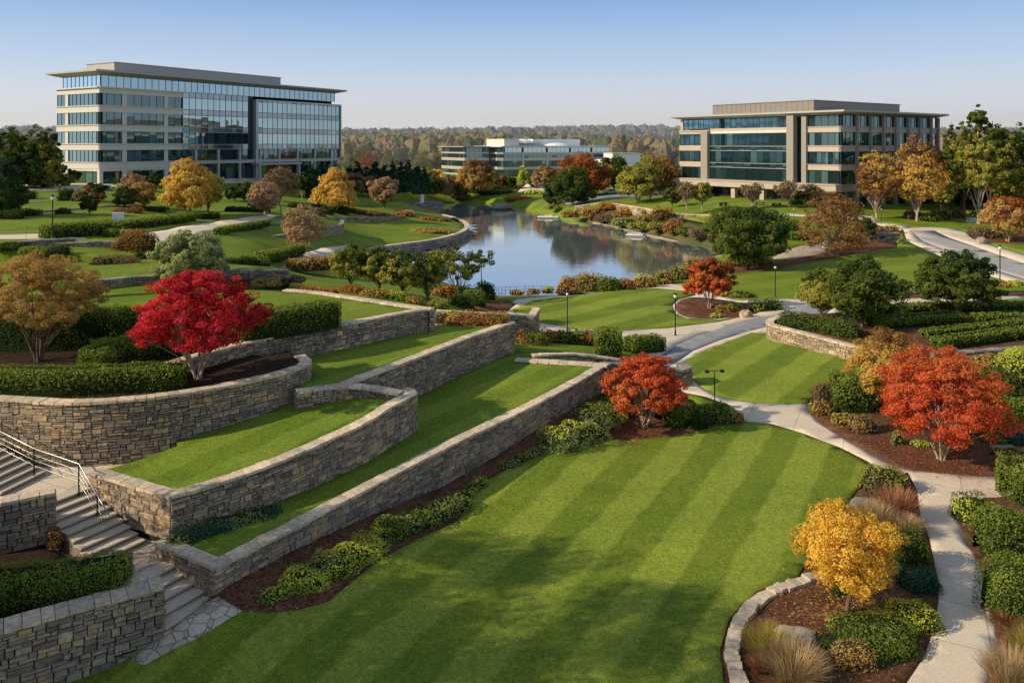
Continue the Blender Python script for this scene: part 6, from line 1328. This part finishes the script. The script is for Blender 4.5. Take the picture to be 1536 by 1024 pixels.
for px, py, w, h, lf, lb in [(856,328,26,10,'brown','brown shrub at the top of the right bank nearest the dark tree'),(885,328,30,12,'rustbush','rust shrub on the right bank'),(908,334,34,12,'brownbush','mauve shrub on the right bank'),(935,340,36,14,'sage','sage shrub low on the right bank'),(958,345,32,12,'olive','olive shrub low on the right bank by the dock'),(915,318,40,10,'rustbush','upper rust shrub on the right bank'),(950,322,44,10,'goldbush','upper gold shrub on the right bank'),(993,335,36,22,'brown','large russet shrub on the right bank'),(985,347,30,12,'olive','olive shrub beneath the russet one on the right bank'),(1010,350,32,18,'rustbush','orange shrub near the gravel shore'),(1026,352,22,12,'hedge','dark ball near the gravel shore'),(1044,356,26,12,'brownbush','brown shrub near the gravel shore'),(1000,333,22,8,'dark','dark shrub below the tan shore wall'),
   (1187,352,30,22,'green','round green shrub left of the brown twigged tree'),(1176,360,24,18,'olive','olive shrub beside the round green one'),(1197,362,34,14,'hedge','low mound left of the brown twigged tree'),(1274,368,36,14,'dark','dark shrub right of the brown twigged trunk'),(1318,354,26,14,'brownbush','brown shrub left of the dark driveway wall'),(1335,350,26,12,'goldbush','gold shrub behind the dark driveway wall'),(1352,366,20,6,'sage','pale mound at the driveway wall'),(1100,400,40,12,'olive','olive shrub under the large dark tree'),(1145,398,30,12,'goldbush','gold shrub right of the large dark trunk'),
   (1368,330,26,16,'brownbush','pinkish shrub left behind the golden trunk'),(1392,333,34,14,'hedge','green shrub by the golden tree trunk'),(1410,330,30,18,'olive','olive shrub beyond the golden trunk'),(1435,328,26,14,'brownbush','mauve shrub between golden trunk and pine'),(1455,326,26,10,'hedge','green shrub left of the pine trunk'),(1475,358,40,18,'brownbush','brown shrub in the driveway bed at the right edge'),(1500,354,40,10,'sage','sage shrub in the driveway bed at the right edge'),
   (1085,469,26,12,'goldbush','gold mound in the small orange tree bed'),(1100,465,24,12,'lime','yellow mound next to the pinkish boulder'),(1135,468,24,18,'olive','first clipped shrub right of the pinkish boulder'),(1158,466,32,18,'hedge','second clipped shrub right of the pinkish boulder'),(1110,448,46,10,'hedge','low green shrub behind the pinkish boulder'),(1090,446,24,10,'goldbush','small gold shrub behind the small orange tree'),(1075,477,20,6,'lime','bright mound at the edge of the small orange tree bed'),
   (1365,442,40,10,'sage','pale shrub in the thin mulch bed between the olive trees'),(1520,430,40,8,'lime','lime shrub at the driveway corner'),(1495,432,40,10,'goldbush','gold shrub beneath the driveway lamp')]:
    ball('shrub', lb, px, py, w, h, lf, lump=0.12, fuzzy=1.3, body='brown_body' if lf in ('rustbush','brownbush','goldbush') else 'hedge_body')
# right terrace hedges
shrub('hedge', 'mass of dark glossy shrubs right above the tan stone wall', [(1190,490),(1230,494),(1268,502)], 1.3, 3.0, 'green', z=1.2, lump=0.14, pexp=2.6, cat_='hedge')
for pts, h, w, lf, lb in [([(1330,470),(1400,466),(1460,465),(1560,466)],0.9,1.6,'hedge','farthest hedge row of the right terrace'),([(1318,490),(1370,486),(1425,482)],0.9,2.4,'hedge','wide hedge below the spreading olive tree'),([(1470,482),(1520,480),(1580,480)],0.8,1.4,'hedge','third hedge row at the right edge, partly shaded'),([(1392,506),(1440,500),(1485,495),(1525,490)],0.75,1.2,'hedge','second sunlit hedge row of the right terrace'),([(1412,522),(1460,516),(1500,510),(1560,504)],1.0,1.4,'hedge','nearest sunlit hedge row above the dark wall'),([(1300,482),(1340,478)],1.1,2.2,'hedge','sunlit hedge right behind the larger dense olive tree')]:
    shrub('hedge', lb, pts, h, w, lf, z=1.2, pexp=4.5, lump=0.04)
# big bed with the red-orange tree
for px, py, w, h, lf, lb, kw in [(1279,620,66,62,'hedge','large squared box shrub in the red-orange tree bed',dict(pexp=5,lump=0.04)),(1234,612,32,40,'brownbush','grey-brown shrub at the corner of the path',dict(fuzzy=2,body='brown_body')),(1230,625,32,24,'goldbush','tawny shrub by the path bend',dict(fuzzy=2,body='brown_body')),(1264,640,34,20,'goldbush','small gold-green shrub before the box shrub',dict(leaf2='lime')),(1294,652,42,30,'brownbush','tan twiggy shrub before the box shrub',dict(fuzzy=2,body='brown_body',leaf2='goldbush')),(1346,668,20,20,'sage','small upright green shrub in the mulch',dict(lump=.2)),(1345,625,40,52,'dark','dark green shrub behind the red-orange crown',{}),(1320,618,34,44,'hedge','green shrub right of the large box shrub',{}),(1362,648,50,26,'dark','low dark shrub under the red-orange crown',{}),
   (1455,652,44,22,'brownbush','grey shrub right of the pale stems',dict(leaf2='sage')),(1480,650,42,26,'sage','grey-green shrub right of the pale stems',{}),(1490,668,34,14,'hedge','low green mound right of the red-orange tree',{}),(1525,668,44,16,'teal','teal low mound at the right edge',{}),(1515,690,50,14,'olive','low olive groundcover by the stepping slabs',{}),(1380,672,26,10,'lime','tiny green clump near the pale stems',{}),(1445,672,26,16,'olive','straggly shrub right of the pale stems',dict(fuzzy=2)),
   (1520,640,80,44,'hedge','broad green hedge mound at the right edge behind the bed',dict(lump=.1)),(1500,610,60,60,'green','dark green shrub right of the red-orange tree',{}),(1528,600,70,84,'lime','tall yellow-green shrub at the right edge',dict(leaf2='olive',lump=.14)),(1536,560,50,40,'lime','far yellow-green shrub at the right edge',dict(leaf2='hedge')),(1480,570,50,40,'goldbush','gold shrub half hidden behind the red-orange tree',{})]:
    ball('shrub', lb, px, py, w, h, lf, **kw)
# yellow tree bed
for px, py, w, h, lf, lb, kw in [(1326,746,70,46,'olive','round brownish green shrub where the bed meets the path',dict(leaf2='brownbush',fuzzy=2)),(1362,862,64,72,'green','dark green round shrub between the yellow tree and the path',dict(pexp=2.3,leaf2='dark')),(1378,892,62,40,'teal','low blue-green shrub beside the path',dict(lump=.14)),(1372,952,76,44,'lime','yellow-green spreading shrub beside the path',dict(lump=.14,leaf2='hedge')),(1312,994,132,60,'green','large dark spreading juniper in front of the yellow tree',dict(lump=.12,fuzzy=1.6,leaf2='hedge')),(1255,946,34,26,'lime','tiny yellow-green shrub at the yellow tree foot',dict(leaf2='goldbush')),(1246,976,36,22,'dark','small dark shrub left of the juniper',{}),(1281,1010,66,44,'goldbush','tan round twiggy shrub at the bottom of the bed',dict(fuzzy=2.4,body='brown_body',leaf2='straw')),(1262,895,30,20,'dark','dark low shrub behind the yellow tree trunk',{})]:
    ball('shrub', lb, px, py, w, h, lf, **kw)
for px, py, w, h, lf, lb in [(1345,780,70,54,'redgrass','reddish ornamental grass below the round shrub'),(1312,792,64,44,'straw','straw coloured grass left of the reddish grass'),(1358,802,50,34,'straw','small pale grass tuft beside the path'),(1152,988,82,50,'yellowgrass','yellow-green arching grass at the left of the bed'),(1190,1020,100,56,'straw','large tan feathery grass at the bottom of the bed'),(1138,1006,36,26,'redgrass','small rusty grass tuft at the stone edging'),(1512,1040,80,74,'straw','tall pale grass clump at the bottom right corner'),(1508,935,44,26,'redgrass','small rusty grass below the right hedge balls'),(1545,1000,60,70,'yellowgrass','olive grass clump at the right edge')]:
    grass_tuft(lb, px, py, w, h, lf, n=1500)
for px, py, w, h, lf, lb, kw in [(1458,788,62,46,'green','dark round shrub with bright new shoots beside the path junction',dict(leaf2='lime',lump=.12,fuzzy=2)),(1502,842,84,84,'hedge','large clipped ball shrub right of the path, upper one',dict(pexp=2.8)),(1522,942,100,106,'hedge','largest clipped ball shrub right of the path, lower one',dict(pexp=2.8)),(1545,760,80,70,'hedge','tall squared hedge at the right edge by the path junction',dict(pexp=5,lump=.04)),(1570,850,80,80,'hedge','clipped ball shrub cut by the right edge',dict(pexp=3))]:
    ball('shrub', lb, px, py, w, h, lf, **kw)
# trees standing outside the left edge of the view
for i, (x, y, h, w) in enumerate([(-26.5,27,17.5,8),(-30,20.5,18,10),(-38,21,18,10),(-22.5,21,18.5,9)]):
    m = make_tree(700+i, h, w, 'round', 'olive', cb=0.3, clumps=150, per=120, lsize=0.24, cl=0.12)
    place_tree('broadleaf_tree', m, (x, y, tz(x,y)), 0, 1, 'broad olive tree standing left of the stairs outside the view', 'tree', 'trees left of the stairs')

# fallen leaves under the bright trees and blown onto the lawn
def fallen(label, pts, n, leaf, seed, size=0.09):
    rg_ = rs(seed); X = []; Y = []
    for (px, py, r, k) in pts:
        p = hit(px, py); m = int(n*k); a = rg_.rand(m)*6.283; q = r*np.sqrt(rg_.rand(m))*(0.4+0.9*rg_.rand(m)); X.append(p[0]+np.cos(a)*q); Y.append(p[1]+np.sin(a)*q)
    X = np.concatenate(X); Y = np.concatenate(Y); C = np.column_stack([X, Y, terr(X, Y)+0.075]); V, Fq = leaf_quads(rg_, C, np.tile([0,0,3.0],(len(C),1)), size, 0.7)
    me = np_mesh('fallen_leaves', V, Fq, [leafmat(leaf)], rnd=rg_.rand(len(C))); o = link('fallen_leaves', me); tag(o, label, 'fallen leaves', kind='stuff')
fallen('orange red leaves fallen around the right and centre trees', [(1412,690,4.5,1.0),(967,642,3.2,0.6),(1064,464,3.0,0.5)], 700, 'orangered', 61)
fallen('yellow leaves fallen around the small golden yellow tree', [(1272,922,2.4,1.0),(1230,900,3.5,0.25)], 420, 'yellow', 62, 0.075)
fallen('brown leaf litter on the mulch borders', [(480,880,3,0.5),(400,905,2,0.5),(900,640,4,0.6),(1340,690,5,0.5),(1250,1000,3,0.5),(1470,700,4,0.6)], 420, 'straw', 63, 0.07)
lamp('tiny lamp on the pale far lawn beneath the left office', 352, 316, 300, 'box')
lamp('thin lamp on the lawn beyond the driveway near the golden tree', 1322, 334, 312, 'box')

mb = MB(); mb.box(-1500,1500,0,1300,-5,75); hz = mb.build('haze', M['soil'], loc=(0,300,0)); hz['kind'] = 'stuff'; tag(hz, 'thin morning haze over the far wooded hills', 'haze')
hm = bpy.data.materials.new('haze_air'); hm.use_nodes = True; ht = hm.node_tree; ht.nodes.clear(); ho = ht.nodes.new('ShaderNodeOutputMaterial'); hv = ht.nodes.new('ShaderNodeVolumeScatter')
hv.inputs['Color'].default_value = (0.93,0.96,1.0,1); hv.inputs['Density'].default_value = 0.0006; hv.inputs['Anisotropy'].default_value = 0.2; ht.links.new(hv.outputs[0], ho.inputs['Volume'])
hz.data.materials.clear(); hz.data.materials.append(hm)

# planting and trees between the pond and the far middle office
for px, py, tp, w, lf, shp, lb in [(735,284,256,26,'olive','round','small olive tree right of the wide orange-brown tree'),(752,280,262,20,'brown','round','tiny brown tree before the blue corner of the far office'),(765,283,266,18,'dark','round','tiny dark tree left of the small yellow-green tree'),(800,282,262,18,'green','egg','small green tree right of the small yellow-green tree'),(655,283,254,34,'gold','round','pale gold tree left of the wing of the far middle office'),(676,286,262,26,'brown','round','brown tree in front of the wing of the far middle office'),(844,290,262,22,'olive','round','olive tree half hidden left of the russet tree'),(945,286,250,26,'gold','egg','yellowish tree between the white box building and the parked cars'),(640,282,250,26,'olive','egg','olive tree behind the right end of the conifer row')]:
    tree('broadleaf_tree', lb, px, py, tp, w, shape=shp, leaf=lf, cb=0.12, clumps=50, per=50)
for px, py, w, h, lf, lb in [(700,290,40,5,'hedge','thin hedge strip on the far bank under the orange-brown tree'),(742,293,60,5,'dark','dark hedge strip on the far bank'),(760,284,40,6,'goldbush','golden planting before the far middle office'),(690,298,34,5,'brownbush','brown shrub strip at the far bank'),(722,278,36,6,'rustbush','rust planting at the left of the far office forecourt'),(800,292,30,6,'lime','yellow planting on the far bank'),(778,301,44,6,'rustbush','rust shrub strip on the far shore'),(830,314,24,6,'sage','sage shrub on the far shore near the dark tree'),(645,292,24,8,'dark','dark shrub by the far inlet pillar'),(665,290,22,8,'brownbush','brown shrub by the far inlet pillar')]:
    ball('shrub', lb, px, py, w, h, lf, lump=0.12)
for px, py, w, h, lf, lb in [(1015,337,26,9,'brownbush','brown mound by the tan shore wall'),(935,328,34,9,'rustbush','rust shrub in the middle of the right bank'),(972,332,30,10,'olive','olive shrub in the middle of the right bank'),(895,322,26,8,'goldbush','gold shrub high on the right bank'),(975,322,26,7,'brown','brown shrub high on the right bank'),(1065,345,30,10,'hedge','hedge mound right of the gravel shore'),(1075,360,26,10,'rustbush','rust mound right of the gravel shore')]:
    ball('shrub', lb, px, py, w, h, lf, lump=0.12, fuzzy=1.3)

for pts, h, w, lf, l2, lb in [([(405,898),(425,886),(445,874)],0.28,0.9,'sage','lime','low sparse groundcover at the stair end of the wall border'),([(556,822),(575,806),(596,792)],0.3,1.0,'sage','brownbush','low mottled groundcover between the shrubs of the wall border'),([(690,752),(705,738),(722,724)],0.3,0.9,'sage','lime','low groundcover at the middle corner of the wall border'),([(760,700),(790,686),(820,674)],0.3,0.9,'sage','olive','thin groundcover strip before the large sage shrub')]:
    shrub('groundcover', lb, pts, h, w, lf, cat_='ground cover', pexp=2.2, lump=0.2, leaf2=l2, fuzzy=2.0)
# ------------------------------------------------------------------ camera, light, world
cam = bpy.data.cameras.new('camera'); co = bpy.data.objects.new('camera', cam); COL.objects.link(co)
cam.sensor_width = 36; cam.lens = F/1536*36; cam.shift_y = -(512-HY)/1536; cam.clip_end = 5000; cam.clip_start = 0.5
co.location = (0,0,CH); co.rotation_euler = (math.pi/2,0,0); SC.camera = co
w = bpy.data.worlds.new('World'); SC.world = w; w.use_nodes = True; nt = w.node_tree
bg = nt.nodes['Background']; sky = nt.nodes.new('ShaderNodeTexSky'); sky.sky_type = 'NISHITA'; sky.sun_disc = False
SAZ = math.atan2(-0.96,-0.28); EL = R(28)
sky.sun_elevation = EL; sky.sun_rotation = SAZ % (2*math.pi); sky.altitude = 100; sky.air_density = 1.0; sky.dust_density = 1.0; sky.ozone_density = 1.6
SK = 0.15
tc = nt.nodes.new('ShaderNodeTexCoord'); sp = nt.nodes.new('ShaderNodeSeparateXYZ'); nt.links.new(tc.outputs['Generated'], sp.inputs[0])
def sk(c): return tuple(v/SK for v in c)
r1 = nt.nodes.new('ShaderNodeValToRGB'); cr = r1.color_ramp
while len(cr.elements) < 5: cr.elements.new(0.5)
for e, (pp, c) in zip(cr.elements, [(0.0,(0.97,0.93,0.92)),(0.035,(0.80,0.82,0.88)),(0.10,(0.49,0.64,0.85)),(0.18,(0.25,0.43,0.75)),(0.32,(0.32,0.40,0.52))]): e.position = pp; e.color = (*c,1)
nt.links.new(sp.outputs[2], r1.inputs[0])
sc_ = nt.nodes.new('ShaderNodeVectorMath'); sc_.operation = 'SCALE'; nt.links.new(r1.outputs[0], sc_.inputs[0]); sc_.inputs['Scale'].default_value = 1/SK
mr = nt.nodes.new('ShaderNodeMapRange'); nt.links.new(sp.outputs[2], mr.inputs[0]); mr.inputs[1].default_value = 0.3; mr.inputs[2].default_value = 0.7; mr.inputs[3].default_value = 0.95; mr.inputs[4].default_value = 0.6
mx = nt.nodes.new('ShaderNodeMix'); mx.data_type = 'RGBA'; nt.links.new(mr.outputs[0], mx.inputs[0]); nt.links.new(sky.outputs[0], mx.inputs[6]); nt.links.new(sc_.outputs[0], mx.inputs[7])
nt.links.new(mx.outputs[2], bg.inputs[0]); bg.inputs[1].default_value = SK
sl = bpy.data.lights.new('sun', 'SUN'); sl.energy = 5.0; sl.angle = R(0.6); sl.color = (1.0,0.86,0.61)
so = bpy.data.objects.new('sun', sl); COL.objects.link(so)
d = Vector((-0.96*math.cos(EL), -0.28*math.cos(EL), math.sin(EL)))
so.rotation_euler = d.to_track_quat('Z','Y').to_euler(); so.location = (-60,-20,60)
SC.view_settings.view_transform = 'Standard'; SC.view_settings.look = 'None'; SC.view_settings.exposure = 0; SC.view_settings.gamma = 1
